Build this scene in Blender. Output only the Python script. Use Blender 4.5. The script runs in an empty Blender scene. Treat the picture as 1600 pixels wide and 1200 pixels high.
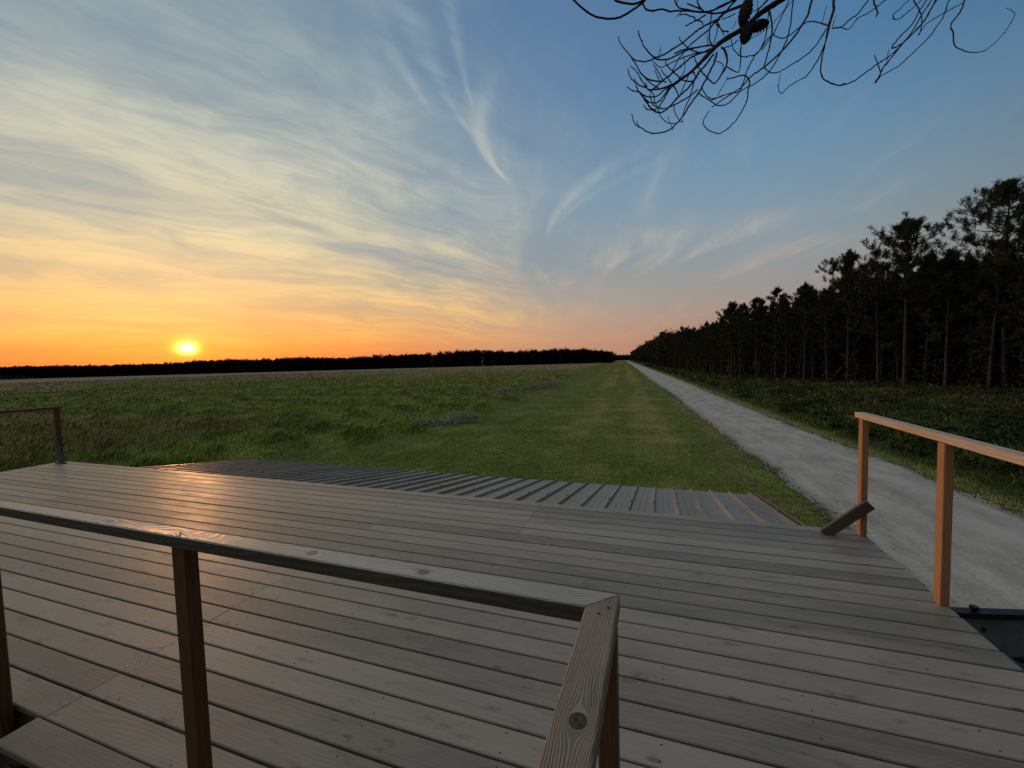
import bpy, math, random
import numpy as np
from mathutils import Vector, Matrix
R = math.radians
SC = bpy.context.scene
COL = SC.collection
rng = np.random.default_rng(7)
random.seed(7)

# ------------------------------------------------------------------ camera
FPX, PITCH, ROLL, YAW = 655.4, 0.0526, -0.02826, -0.3377
DECK = 2.6                       # top of the deck above the ground
CAM = np.array([0.0, 0.0, DECK + 1.525])
def cam_axes():
    cy, sy = math.cos(YAW), math.sin(YAW)
    f = np.array([sy, cy, 0.]); r = np.array([cy, -sy, 0.]); u = np.array([0, 0, 1.])
    cp, sp = math.cos(PITCH), math.sin(PITCH)
    f2 = f*cp - u*sp; u2 = u*cp + f*sp
    cr, sr = math.cos(ROLL), math.sin(ROLL)
    return r*cr + u2*sr, u2*cr - r*sr, f2
CR, CU, CF = cam_axes()
cam = bpy.data.cameras.new('camera'); camo = bpy.data.objects.new('camera', cam); COL.objects.link(camo)
cam.sensor_width = 36; cam.lens = FPX/1600*36; cam.clip_start = 0.02; cam.clip_end = 20000
m = Matrix(((CR[0], CU[0], -CF[0], CAM[0]), (CR[1], CU[1], -CF[1], CAM[1]), (CR[2], CU[2], -CF[2], CAM[2]), (0, 0, 0, 1)))
camo.matrix_world = m
SC.camera = camo
def ray(x, y): return (x-800)/FPX*CR - (y-600)/FPX*CU + CF     # photo pixel -> direction of unit depth

# ------------------------------------------------------------------ light
SUN_AZ, SUN_EL = R(-56.9), R(2.5)
SD = Vector((math.sin(SUN_AZ)*math.cos(SUN_EL), math.cos(SUN_AZ)*math.cos(SUN_EL), math.sin(SUN_EL)))
sl = bpy.data.lights.new('sun', 'SUN'); sl.energy = .72; sl.angle = R(0.6); sl.color = (1.0, 0.43, 0.15)
so = bpy.data.objects.new('sun', sl); COL.objects.link(so)
so.rotation_euler = SD.to_track_quat('Z', 'Y').to_euler()
SC.view_settings.view_transform = 'Standard'; SC.view_settings.look = 'None'
SC.view_settings.exposure = 0; SC.view_settings.gamma = 1

class NT:
    """small helper to write shader maths"""
    def __init__(s, nt): s.nt = nt; s.nt.nodes.clear()
    def n(s, t, **k):
        o = s.nt.nodes.new(t)
        for a, b in k.items(): setattr(o, a, b)
        return o
    def l(s, a, b):
        if hasattr(a, 'links') or isinstance(a, bpy.types.NodeSocket): s.nt.links.new(a, b)
        elif hasattr(b, 'default_value'):
            try: b.default_value = a
            except Exception: b.default_value = tuple(a)+(1,)
    def m(s, op, a, b=None, c=None, clamp=False):
        o = s.n('ShaderNodeMath', operation=op, use_clamp=clamp)
        s.l(a, o.inputs[0])
        if b is not None: s.l(b, o.inputs[1])
        if c is not None: s.l(c, o.inputs[2])
        return o.outputs[0]
    def add(s, a, b): return s.m('ADD', a, b)
    def sub(s, a, b): return s.m('SUBTRACT', a, b)
    def mul(s, a, b): return s.m('MULTIPLY', a, b)
    def div(s, a, b): return s.m('DIVIDE', a, b)
    def sm(s, x, a, b, lo=0., hi=1.):
        o = s.n('ShaderNodeMapRange', interpolation_type='SMOOTHSTEP')
        s.l(x, o.inputs[0]); s.l(a, o.inputs[1]); s.l(b, o.inputs[2]); s.l(lo, o.inputs[3]); s.l(hi, o.inputs[4])
        return o.outputs[0]
    def xyz(s, v):
        o = s.n('ShaderNodeSeparateXYZ'); s.l(v, o.inputs[0]); return o.outputs
    def vec(s, x, y, z=0.):
        o = s.n('ShaderNodeCombineXYZ'); s.l(x, o.inputs[0]); s.l(y, o.inputs[1]); s.l(z, o.inputs[2]); return o.outputs[0]
    def noise(s, v, scale=1., detail=4., rough=.5, dist=0.):
        o = s.n('ShaderNodeTexNoise'); s.l(v, o.inputs['Vector'])
        o.inputs['Scale'].default_value = scale; o.inputs['Detail'].default_value = detail
        o.inputs['Roughness'].default_value = rough; o.inputs['Distortion'].default_value = dist
        return o.outputs[0]
    def ramp(s, x, stops, mode='LINEAR'):
        o = s.n('ShaderNodeValToRGB'); cr = o.color_ramp; cr.interpolation = mode
        while len(cr.elements) > 1: cr.elements.remove(cr.elements[-1])
        for i, (p, c) in enumerate(stops):
            e = cr.elements[0] if i == 0 else cr.elements.new(p)
            e.position = p; e.color = tuple(c)+(1,)
        s.l(x, o.inputs[0]); return o.outputs[0]
    def mix(s, f, a, b, blend='MIX'):
        o = s.n('ShaderNodeMix', data_type='RGBA', blend_type=blend)
        s.l(f, o.inputs[0]); s.l(a, o.inputs[6]); s.l(b, o.inputs[7]); return o.outputs[2]
    def vm(s, op, a, b=None):
        o = s.n('ShaderNodeVectorMath', operation=op); s.l(a, o.inputs[0])
        if b is not None: s.l(b, o.inputs[1])
        return o.outputs[1] if op in ('DOT_PRODUCT', 'LENGTH', 'DISTANCE') else o.outputs[0]

def build_world():
    w = bpy.data.worlds.new('World'); SC.world = w; w.use_nodes = True
    t = NT(w.node_tree)
    d = t.n('ShaderNodeTexCoord').outputs['Generated']
    x, y, z = t.xyz(d)
    zc = t.m('MAXIMUM', z, 0.0)
    el = t.m('MULTIPLY', t.m('ARCSINE', zc), 2/math.pi)          # 0..1 = 0..90 deg
    hl = t.m('SQRT', t.add(t.mul(x, x), t.mul(y, y)))
    ca = t.div(t.add(t.mul(x, math.sin(SUN_AZ)), t.mul(y, math.cos(SUN_AZ))), t.m('MAXIMUM', hl, 1e-4))
    az = t.m('ARCCOSINE', t.m('MINIMUM', t.m('MAXIMUM', ca, -1.), 1.))     # angle away from the sun
    nish = t.n('ShaderNodeTexSky', sky_type='NISHITA'); nish.sun_disc = False
    nish.sun_elevation = SUN_EL; nish.sun_rotation = SUN_AZ % (2*math.pi); nish.air_density = 1.0; nish.dust_density = 1.5
    D = 1/90
    away = t.ramp(el, [(0, (.34, .20, .18)), (4*D, (.34, .24, .225)), (9*D, (.31, .31, .31)), (14*D, (.25, .33, .385)), (22*D, (.15, .29, .44)),
                       (30*D, (.082, .215, .40)), (40*D, (.055, .165, .34)), (55*D, (.40, .44, .50)), (1, (.46, .47, .49))])  # unseen overhead sky brightened in all three ramps to light the deck
    mid = t.ramp(el, [(0, (.62, .27, .16)), (3*D, (.62, .33, .20)), (7*D, (.46, .37, .29)), (12*D, (.29, .33, .36)), (20*D, (.23, .33, .42)),
                      (32*D, (.13, .235, .39)), (42*D, (.10, .20, .36)), (55*D, (.44, .47, .50)), (1, (.46, .47, .49))])
    near = t.ramp(el, [(0, (.88, .165, .045)), (3*D, (.90, .25, .055)), (5.5*D, (.74, .36, .14)), (9*D, (.50, .42, .27)), (15*D, (.31, .37, .38)), (22*D, (.22, .31, .385)),
                       (38*D, (.155, .255, .35)), (55*D, (.46, .48, .50)), (1, (.46, .47, .49))])
    base = t.mix(t.sm(az, R(32), R(82)), t.mix(t.sm(az, R(6), R(44)), near, mid), away)
    back = t.sm(az, R(65), R(135), 1., .11)  # unseen sky behind the camera dimmed to darken faces turned that way
    back = t.m('MAXIMUM', back, t.sm(el, .50, .72))
    base = t.vm('MULTIPLY', base, t.vec(back, back, back))
    # cirrus: streaks on a high flat layer
    a0 = R(-17)
    k = t.div(1.0, t.add(zc, .08))
    px, py = t.mul(x, k), t.mul(y, k)
    u = t.sub(t.mul(px, math.cos(a0)), t.mul(py, math.sin(a0)))
    v = t.add(t.mul(px, math.sin(a0)), t.mul(py, math.cos(a0)))
    wr = t.noise(t.vec(t.mul(u, .9), t.mul(v, .55), 3.1), 1., 4., .55)
    wr2 = t.noise(t.vec(t.mul(u, 1.1), t.mul(v, .6), 9.4), 1., 3., .5)
    wrs = t.sub(wr, .5); wrs2 = t.sub(wr2, .5)
    a1 = R(30)
    k2 = t.div(1.0, t.add(zc, .17)); px, py = t.mul(x, k2), t.mul(y, k2)
    u1 = t.sub(t.mul(px, math.cos(a1)), t.mul(py, math.sin(a1))); v1 = t.add(t.mul(px, math.sin(a1)), t.mul(py, math.cos(a1)))
    bl = t.sm(u, -.9, .75, 1., 0.)
    mx = lambda a, b, f: t.add(t.mul(a, f), t.mul(b, t.sub(1., f)))
    u0_, v0_ = u, v
    uw = t.add(u, t.add(t.mul(wrs, .62), t.mul(v, -.03))); vw = t.add(v, t.mul(wrs2, .9))
    uw1 = t.add(u1, t.add(t.mul(wrs, .55), t.mul(wrs2, .2))); vw1 = t.add(v1, t.mul(wrs2, .9))
    big1 = t.noise(t.vec(t.mul(uw1, 2.1), t.mul(vw1, .62), 31.7), 1., 4., .55)
    fine1 = t.noise(t.vec(t.mul(uw1, 6.5), t.mul(vw1, 1.5), 25.0), 1., 9., .60, .8)
    fib1 = t.noise(t.vec(t.mul(uw1, 21.), t.mul(vw1, 3.6), 28.0), 1., 7., .62, .1)
    big = t.noise(t.vec(t.mul(uw, 1.15), t.mul(vw, .42), 1.7), 1., 4., .55)
    fine = t.noise(t.vec(t.mul(uw, 5.2), t.mul(vw, .8), 5.0), 1., 9., .62, .35)
    fib = t.noise(t.vec(t.mul(uw, 15.), t.mul(vw, 1.9), 8.0), 1., 7., .62, .2)
    big, fine, fib = mx(big1, big, bl), mx(fine1, fine, bl), mx(fib1, fib, bl)
    left = t.sm(u, -1.5, .9, 1., 0.)
    cover = t.add(t.mul(left, .25), -.02)
    c1 = t.sm(t.add(t.add(t.mul(big, .62), t.mul(fine, .50)), cover), .50, .90)
    c2 = t.sm(t.add(t.mul(fib, .5), t.add(t.mul(fine, .5), t.mul(cover, .8))), .56, .80)
    cl = t.add(t.mul(c1, .78), t.mul(t.mul(c2, t.sm(big, .32, .62)), .24))
    brk = t.noise(t.vec(t.add(t.mul(px, 2.1), wrs), t.add(t.mul(py, 1.5), wrs2), 12.), 1., 5., .6)
    cl = t.mul(cl, t.sm(brk, .30, .58, .42, 1.12))
    # named streaks and feathers: centre, half length, half width, curl, strength
    def feather(u0, v0, L, W, curl, lean, s):
        dv = t.sub(v, v0); du = t.sub(t.sub(u, u0), t.add(t.mul(dv, lean), t.mul(t.mul(dv, dv), curl)))
        wid = t.add(t.mul(t.sm(dv, -L, L, 1.0, .18), W), t.mul(wrs, W*.4))
        g = t.m('EXPONENT', t.mul(t.m('POWER', t.m('ABSOLUTE', t.div(du, wid)), 2.), -1.))
        g = t.mul(g, t.mul(t.sm(dv, -L, -L*.35), t.sm(dv, L*.6, L, 1., 0.)))
        return t.mul(t.mul(g, t.sm(t.add(t.mul(fib, .55), t.mul(fine, .45)), .28, .64)), s)
    fs = [(-.155, 1.64, .40, .045, .65, .03, .72), (-.19, 1.55, .30, .035, .25, .10, .35), (-.26, 1.28, .38, .05, .25, .12, .5), (-.175, 1.18, .35, .030, .1, .0, .5), (-.36, 1.2, .32, .045, .1, .15, .36),
          (.22, 2.2, .60, .065, .40, -.36, .50), (.33, 2.15, .4, .05, .5, -.6, .25), (-.09, 2.7, .7, .16, .05, 0, .35),
          (1.28, 2.75, .55, .22, .1, -.25, .75), (1.75, 3.2, .7, .28, .1, -.2, .65), (.72, 3.0, .5, .16, .05, -.2, .45), (2.35, 3.0, .9, .24, .1, .1, .35)]
    for f in fs: cl = t.add(cl, feather(*f))
    cl = t.m('MINIMUM', cl, 1.)
    cl = t.mul(cl, t.sm(el, .008, .05))
    cn = t.ramp(el, [(0, (1., .36, .07)), (2.5*D, (1., .46, .09)), (5*D, (1., .56, .16)), (9.*D, (1., .64, .26)), (15*D, (.90, .76, .42)), (22*D, (.70, .68, .50)), (30*D, (.50, .56, .50)), (38*D, (.38, .46, .48)), (1, (.25, .32, .40))])
    ca_ = t.ramp(el, [(0, (.60, .32, .24)), (6*D, (.58, .38, .28)), (13*D, (.47, .43, .38)), (24*D, (.36, .43, .48)), (36*D, (.26, .35, .46)), (1, (.17, .24, .36))])
    ccol = t.mix(t.sm(az, R(22), R(72)), cn, ca_)
    ccol = t.vm('MULTIPLY', ccol, t.vec(back, back, back))
    sky = t.mix(t.mul(cl, .82), base, ccol)
    # small dark bars low over the horizon
    # low sun's bloom painted into the sky, like a glow through thin cloud
    sx = t.vm('DOT_PRODUCT', d, tuple(SD))
    ang = t.m('ARCCOSINE', t.m('MINIMUM', sx, 1.))
    # the painted bloom is squashed vertically a little
    dz = t.sub(z, SD.z); th2 = t.sub(t.mul(ang, ang), t.mul(t.mul(dz, dz), -.9))
    core = t.m('EXPONENT', t.mul(t.div(th2, R(.62)**2), -1.))
    halo = t.m('EXPONENT', t.mul(t.div(th2, R(1.1)**2), -1.))
    wide = t.m('EXPONENT', t.mul(t.div(ang, R(11)), -1.))
    glow = t.vm('ADD', t.vm('MULTIPLY', (6., 4.6, 1.3), t.vec(core, core, core)), t.vm('MULTIPLY', (.9, .85, .0), t.vec(halo, halo, halo)))
    glow = t.vm('ADD', glow, t.vm('MULTIPLY', (.12, .03, .0), t.vec(wide, wide, wide)))
    sky = t.vm('ADD', sky, glow)
    # below the horizon: dim ground tone
    sky = t.mix(t.sm(z, -.02, -.004, 1., 0.), sky, (.03, .03, .025))
    b1 = t.n('ShaderNodeBackground'); t.l(sky, b1.inputs[0]); b1.inputs[1].default_value = .93
    b2 = t.n('ShaderNodeBackground'); t.l(nish.outputs[0], b2.inputs[0]); b2.inputs[1].default_value = .012
    ad = t.n('ShaderNodeAddShader'); t.l(b1.outputs[0], ad.inputs[0]); t.l(b2.outputs[0], ad.inputs[1])
    o = t.n('ShaderNodeOutputWorld'); t.l(ad.outputs[0], o.inputs[0])
    w.cycles.sampling_method = 'MANUAL'; w.cycles.sample_map_resolution = 1024
build_world()

# ------------------------------------------------------------------ mesh helpers
def tag(o, label=None, cat=None, group=None, kind=None):
    if label: o['label'] = label
    if cat: o['category'] = cat
    if group: o['group'] = group
    if kind: o['kind'] = kind
    return o
def empty(name, loc=(0, 0, 0)):
    o = bpy.data.objects.new(name, None); o.location = loc; COL.objects.link(o); return o
def mesh_np(name, V, F, mats, parent=None, smooth=False, attrs=None, mi=None):
    """V (n,3); F (m,k) array of equal sized faces"""
    me = bpy.data.meshes.new(name); V = np.asarray(V, np.float32); F = np.asarray(F, np.int32); k = F.shape[1]
    me.vertices.add(len(V)); me.vertices.foreach_set('co', V.ravel())
    me.loops.add(F.size); me.loops.foreach_set('vertex_index', F.ravel())
    me.polygons.add(len(F)); me.polygons.foreach_set('loop_start', np.arange(0, F.size, k, dtype=np.int32))
    try: me.polygons.foreach_set('loop_total', np.full(len(F), k, np.int32))
    except Exception: pass
    for mt in (mats if isinstance(mats, (list, tuple)) else [mats]): me.materials.append(mt)
    if mi is not None: me.polygons.foreach_set('material_index', np.asarray(mi, np.int32))
    me.update(calc_edges=True)
    if smooth: me.polygons.foreach_set('use_smooth', np.ones(len(F), bool))
    for an, (ty, arr) in (attrs or {}).items():
        a = me.attributes.new(an, ty, 'POINT'); a.data.foreach_set('color' if ty == 'FLOAT_COLOR' else 'value', np.asarray(arr, np.float32).ravel())
    o = bpy.data.objects.new(name, me); COL.objects.link(o)
    if parent: o.parent = parent
    return o
class MB:
    """collects polygons, builds ONE mesh"""
    def __init__(s): s.v = []; s.f = []; s.mi = []; s.id = []
    def add(s, vs, fs, mi=0, bid=0.):
        b = len(s.v); s.v += [tuple(p) for p in vs]; s.f += [tuple(b+i for i in f) for f in fs]; s.mi += [mi]*len(fs); s.id += [bid]*len(vs)
    def bar(s, a, b, w, h, up=(0, 0, 1), c=.003, mi=0, bid=0., endcut=None):
        """chamfered bar from a to b, w across, h along up (centred)"""
        a, b, up = Vector(a), Vector(b), Vector(up); d = (b-a).normalized(); sd = d.cross(up).normalized(); uu = sd.cross(d).normalized()
        x, y = w/2, h/2; c = min(c, x*.9, y*.9)
        pr = [(-x+c, -y), (x-c, -y), (x, -y+c), (x, y-c), (x-c, y), (-x+c, y), (-x, y-c), (-x, -y+c)]
        va = [a+sd*p[0]+uu*p[1]+(d*(endcut[0]*p[0]+endcut[1]*p[1]) if endcut else Vector()) for p in pr]
        vb = [b+sd*p[0]+uu*p[1]+(d*(endcut[2]*p[0]+endcut[3]*p[1]) if endcut else Vector()) for p in pr]
        fs = [(i, (i+1) % 8, (i+1) % 8+8, i+8) for i in range(8)]+[tuple(range(7, -1, -1)), tuple(range(8, 16))]
        s.add(va+vb, fs, mi, bid)
    def box(s, x0, x1, y0, y1, z0, z1, c=.002, mi=0, bid=0.):
        s.bar((x0, (y0+y1)/2, (z0+z1)/2), (x1, (y0+y1)/2, (z0+z1)/2), y1-y0, z1-z0, (0, 0, 1), c, mi, bid)
    def disc(s, c, r, n=8, h=.001, mi=0, bid=0., ax=(0, 0, 1)):
        ax = Vector(ax).normalized(); t = ax.orthogonal().normalized(); bt = ax.cross(t); c = Vector(c)
        top = [c+ax*h+(t*math.cos(a)+bt*math.sin(a))*r for a in [i*2*math.pi/n for i in range(n)]]
        bot = [c-ax*h*2+(t*math.cos(a)+bt*math.sin(a))*r for a in [i*2*math.pi/n for i in range(n)]]
        s.add(top+bot, [tuple(range(n))]+[(i, i+n, (i+1) % n+n, (i+1) % n) for i in range(n)], mi, bid)
    def build(s, name, mats, parent=None, smooth=False):
        me = bpy.data.meshes.new(name); me.from_pydata(s.v, [], s.f)
        for mt in (mats if isinstance(mats, (list, tuple)) else [mats]): me.materials.append(mt)
        me.polygons.foreach_set('material_index', s.mi)
        if smooth: me.polygons.foreach_set('use_smooth', [True]*len(s.f))
        a = me.attributes.new('bid', 'FLOAT', 'POINT'); a.data.foreach_set('value', s.id)
        me.update(); o = bpy.data.objects.new(name, me); COL.objects.link(o)
        if parent: o.parent = parent
        return o
def tube(pts, rad, n=6):
    """swept tube: returns V, F(quads) numpy"""
    P = np.asarray(pts, float); m_ = len(P); rad = np.broadcast_to(np.asarray(rad, float), (m_,))
    T = np.gradient(P, axis=0); T /= np.linalg.norm(T, axis=1)[:, None]+1e-12
    up = np.array([.31, .17, .93]); A = np.cross(T, up); A /= np.linalg.norm(A, axis=1)[:, None]+1e-9; B = np.cross(T, A)
    th = np.arange(n)*2*math.pi/n
    V = P[:, None, :]+rad[:, None, None]*(A[:, None, :]*np.cos(th)[None, :, None]+B[:, None, :]*np.sin(th)[None, :, None])
    i = np.arange(m_-1)[:, None]*n; j = np.arange(n)[None]
    F = np.stack([i+j, i+(j+1) % n, i+n+(j+1) % n, i+n+j], -1).reshape(-1, 4)
    return V.reshape(-1, 3), F
def smooth_path(P, per=6):
    P = np.asarray(P, float)
    if len(P) < 3: per = max(per, 4)
    E = np.vstack([2*P[0]-P[1], P, 2*P[-1]-P[-2]]); out = []
    for i in range(1, len(E)-2):
        p0, p1, p2, p3 = E[i-1:i+3]
        for t in np.linspace(0, 1, per, endpoint=False):
            out.append(.5*((2*p1)+(-p0+p2)*t+(2*p0-5*p1+4*p2-p3)*t*t+(-p0+3*p1-3*p2+p3)*t**3))
    out.append(P[-1]); return np.array(out)

# ------------------------------------------------------------------ materials
def mat(name):
    mt = bpy.data.materials.new(name); mt.use_nodes = True; t = NT(mt.node_tree)
    b = t.n('ShaderNodeBsdfPrincipled'); o = t.n('ShaderNodeOutputMaterial'); t.l(b.outputs[0], o.inputs[0])
    return mt, t, b
def bump(t, b, h, strength, dist=.01):
    n = t.n('ShaderNodeBump'); n.inputs['Strength'].default_value = strength; n.inputs['Distance'].default_value = dist
    t.l(h, n.inputs['Height']); t.l(n.outputs[0], b.inputs['Normal'])

def wood(name, axis, ca, cb, knots=(), rough=.5, ring=.011, spec=.5, bstr=.5, ridged=1., vary=.25, knotty=True, dirt=.35, kcol=(.018, .011, .008), warp=1.1, cath=9., cs=.55, kb=1.2):
    """weathered softwood. axis = grain direction (0,1,2). knots: (along, across, radius) for the top face"""
    mt, t, b = mat(name)
    tc = t.n('ShaderNodeTexCoord').outputs['Object']; x, y, z = t.xyz(tc)
    al, ac, th = [(x, y, z), (y, x, z), (z, x, y)][axis]
    bid = t.n('ShaderNodeAttribute', attribute_name='bid').outputs['Fac']
    idv = t.mul(bid, 37.7)
    # flow of the grain round the knots
    acr = ac
    inside = None
    for (ka, kc, kr) in knots:
        da = t.sub(al, ka); dc = t.sub(ac, kc)
        da2 = t.mul(da, .55)
        r2 = t.add(t.mul(da2, da2), t.mul(dc, dc))
        # push the grain outwards round the knot
        acr = t.sub(acr, t.mul(dc, t.m('MINIMUM', t.div((kr*1.25)**2, t.m('MAXIMUM', r2, 1e-7)), 1.)))
        rr = t.m('SQRT', t.add(t.mul(t.mul(da, da), .75), t.mul(dc, dc)))
        rr = t.mul(rr, t.add(.82, t.mul(t.noise(t.vec(t.mul(al, 55.), t.mul(ac, 55.), 2.), 1., 3., .6), .36)))
        ins = t.sm(rr, kr*.85, kr*1.02, 1., 0.); rim = t.mul(t.sm(rr, kr*.80, kr*.98), t.sm(rr, kr*1.02, kr*1.2, 1., 0.))
        cr_ = t.sm(t.noise(t.vec(t.mul(da, 1.), t.mul(dc, 1.)), 120., 4., .6), .42, .62)
        ins = t.mul(ins, t.add(.72, t.mul(cr_, .28)))
        q = t.m('MAXIMUM', ins, rim)
        inside = q if inside is None else t.m('MAXIMUM', inside, q)
    w1 = t.noise(t.vec(t.mul(al, 1.1), t.mul(acr, 7.), idv), 1., 3., .5)
    w2 = t.noise(t.vec(t.mul(al, 5.), t.mul(acr, 22.), t.add(idv, 3.)), 1., 3., .5)
    cathedral = t.noise(t.vec(t.mul(al, cs), t.mul(acr, 2.5*max(1, cs/1.2)), t.add(idv, 9.)), 1., 2., .4)
    ph = t.add(t.add(t.div(acr, ring), t.mul(t.div(th, ring), .55)), t.add(t.mul(w1, 6.5), t.add(t.mul(w2, warp), t.mul(cathedral, cath))))
    s_ = t.m('FRACT', ph)
    lines = t.m('POWER', t.m('SUBTRACT', 1., t.m('ABSOLUTE', t.sub(t.mul(s_, 2.), 1.))), 1.6)
    fib = t.noise(t.vec(t.mul(al, 9.), t.mul(acr, 420.), t.mul(th, 420.)), 1., 4., .6)
    blot = t.noise(t.vec(t.mul(al, 1.6), t.mul(ac, 6.), idv), 1., 5., .6)
    blot2 = t.noise(t.vec(t.mul(al, 5.5), t.mul(ac, 17.), t.add(idv, 5.)), 1., 5., .65)
    wn = t.n('ShaderNodeTexWhiteNoise', noise_dimensions='1D'); t.l(bid, wn.inputs['W'])
    rnd = wn.outputs[0]
    f = t.add(t.mul(lines, .26*ridged), t.add(t.mul(fib, .35), t.add(t.mul(blot, .75), t.mul(rnd, vary))))
    col = t.mix(t.sm(f, .35, 1.15), ca, cb)
    dk = t.sm(blot2, .56, .76)
    col = t.mix(t.mul(dk, dirt), col, tuple(c*.45 for c in ca))
    h = t.add(t.mul(lines, .55*ridged), t.mul(fib, .5))
    if knotty:
        vo = t.n('ShaderNodeTexVoronoi', feature='F1'); t.l(t.vec(t.mul(al, 2.6), t.mul(ac, 7.), t.add(idv, t.mul(th, 3.))), vo.inputs['Vector']); vo.inputs['Scale'].default_value = 1.
        gate = t.m('GREATER_THAN', t.xyz(vo.outputs['Color'])[0], .62)
        kd = t.mul(t.sm(t.add(vo.outputs['Distance'], t.mul(t.sub(blot2, .5), .08)), .05, .10, 1., 0.), gate)
        col = t.mix(t.mul(kd, .55), col, tuple(c*.3 for c in ca))
        h = t.sub(h, t.mul(kd, .6))
    if inside is not None:
        col = t.mix(inside, col, kcol); h = t.sub(h, t.mul(inside, kb))
    t.l(col, b.inputs['Base Color'])
    t.l(t.sm(t.add(t.mul(blot, .6), t.mul(fib, .4)), .3, .7, rough-.08, rough+.12), b.inputs['Roughness'])
    b.inputs['Specular IOR Level'].default_value = spec
    bump(t, b, h, bstr, .0022)
    return mt

M = {}
M['deck'] = wood('deck_wood', 0, (.135, .108, .074), (.39, .322, .236), rough=.48, ring=.019, bstr=.30, ridged=.34, vary=.46, spec=.58, dirt=.75)
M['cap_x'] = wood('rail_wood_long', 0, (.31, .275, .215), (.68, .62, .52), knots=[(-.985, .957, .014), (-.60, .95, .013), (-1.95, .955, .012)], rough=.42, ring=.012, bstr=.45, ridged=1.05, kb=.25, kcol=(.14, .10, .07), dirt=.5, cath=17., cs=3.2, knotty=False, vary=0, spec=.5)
M['cap_shaded'] = wood('rail_shaded_wood', 0, (.075, .066, .054), (.17, .15, .125), rough=.6, ring=.012, bstr=.4, vary=0, spec=.25, knotty=False)  # shade on the long cap's near face, painted in as darker wood
M['cap_y'] = wood('rail_wood_short', 1, (.15, .12, .082), (.46, .385, .28), knots=[(.612, -.122, .0125)], rough=.62, ring=.0047, bstr=.9, ridged=.95, warp=2.6, kb=.5, dirt=.55, knotty=False, vary=0, spec=.35)
M['post'] = wood('post_wood', 2, (.10, .040, .017), (.22, .095, .040), rough=.6, ring=.012, bstr=.4, vary=.2, spec=.35)
M['fresh_post'] = wood('orange_post_wood', 2, (.27, .125, .055), (.56, .29, .135), rough=.6, ring=.014, bstr=.3, vary=.2, spec=.3, dirt=.2)
M['fresh_rail'] = wood('orange_rail_wood', 1, (.50, .36, .25), (.76, .58, .43), rough=.6, ring=.012, bstr=.3, vary=.2, spec=.3, dirt=.3)
M['brace'] = wood('brace_wood', 0, (.055, .040, .026), (.14, .105, .07), rough=.6, ring=.012, bstr=.4, spec=.3)

def simple(name, ca, cb, scale, rough, metal=0., spec=.5, bs=.0, bd=.01, detail=6., lo=.35, hi=.65):
    mt, t, b = mat(name); g = t.n('ShaderNodeTexCoord').outputs['Object']
    n = t.noise(g, scale, detail, .6); t.l(t.mix(t.sm(n, lo, hi), ca, cb), b.inputs['Base Color'])
    b.inputs['Roughness'].default_value = rough; b.inputs['Metallic'].default_value = metal; b.inputs['Specular IOR Level'].default_value = spec
    if bs: bump(t, b, n, bs, bd)
    return mt
M['screw'] = simple('screw_metal', (.02, .017, .014), (.05, .04, .03), 40, .5, .6)
M['galv'] = simple('grey_bracket', (.10, .11, .12), (.2, .21, .22), 30, .45, .7)
M['steel'] = simple('dark_steel', (.22, .215, .19), (.31, .30, .27), 6, .55, .2, bs=.1)
M['steel_black'] = simple('black_steel', (.006, .006, .007), (.014, .014, .014), 8, .5, .2)
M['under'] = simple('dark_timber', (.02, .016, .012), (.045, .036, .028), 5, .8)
M['shed'] = simple('shed_wall', (.05, .05, .045), (.09, .09, .08), 3, .7)
M['bark'] = simple('pine_bark', (.045, .036, .030), (.09, .075, .063), 3., .9, spec=.2, bs=.5, bd=.03)
M['pale_bark'] = simple('dead_bark', (.10, .085, .075), (.20, .18, .16), 4., .9, spec=.2)
M['twig'] = simple('twig_bark', (.022, .016, .012), (.06, .043, .032), 30., .85, spec=.2)
M['cone'] = simple('cone_scales', (.012, .009, .007), (.035, .025, .018), 60., .8, spec=.2)
M['stick'] = simple('pale_sticks', (.27, .24, .19), (.50, .45, .36), 5., .9, spec=.2)

def roofmat():
    mt, t, b = mat('grey_sheet_metal'); g = t.n('ShaderNodeTexCoord').outputs['Object']; x, y, z = t.xyz(g)
    n = t.noise(t.vec(t.mul(x, 2.), t.mul(y, .6), 0.), 1., 6., .6); n2 = t.noise(g, 30., 4., .6)
    t.l(t.mix(t.sm(t.add(t.mul(n, .7), t.mul(n2, .3)), .35, .65), (.18, .17, .145), (.30, .288, .25)), b.inputs['Base Color'])
    b.inputs['Metallic'].default_value = .1; t.l(t.sm(n, .3, .7, .38, .55), b.inputs['Roughness']); return mt
M['roof'] = roofmat()

def needles(name, ca, cb, cc=None):
    mt, t, b = mat(name); g = t.n('ShaderNodeTexCoord').outputs['Object']
    oi = t.n('ShaderNodeObjectInfo').outputs['Random']
    n = t.noise(g, .55, 4., .6); col = t.mix(t.sm(n, .35, .65), ca, cb)
    if cc: col = t.mix(t.mul(t.sm(t.noise(g, .23, 3., .6), .52, .70), .8), col, cc)
    t.l(t.mix(t.mul(oi, .35), col, tuple(c*.6 for c in ca)), b.inputs['Base Color'])
    b.inputs['Roughness'].default_value = .7; b.inputs['Specular IOR Level'].default_value = .15; return mt
M['needle'] = needles('pine_needles', (.040, .050, .024), (.072, .078, .034), (.090, .062, .028))
M['needle_far'] = needles('far_needles', (.026, .028, .018), (.042, .042, .025), (.05, .038, .022))
M['wood_far'] = simple('far_wood', (.016, .018, .012), (.026, .027, .018), .05, .9, spec=0.)
M['scrub'] = needles('scrub_leaves', (.022, .042, .010), (.045, .065, .016), (.085, .036, .014))

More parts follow.
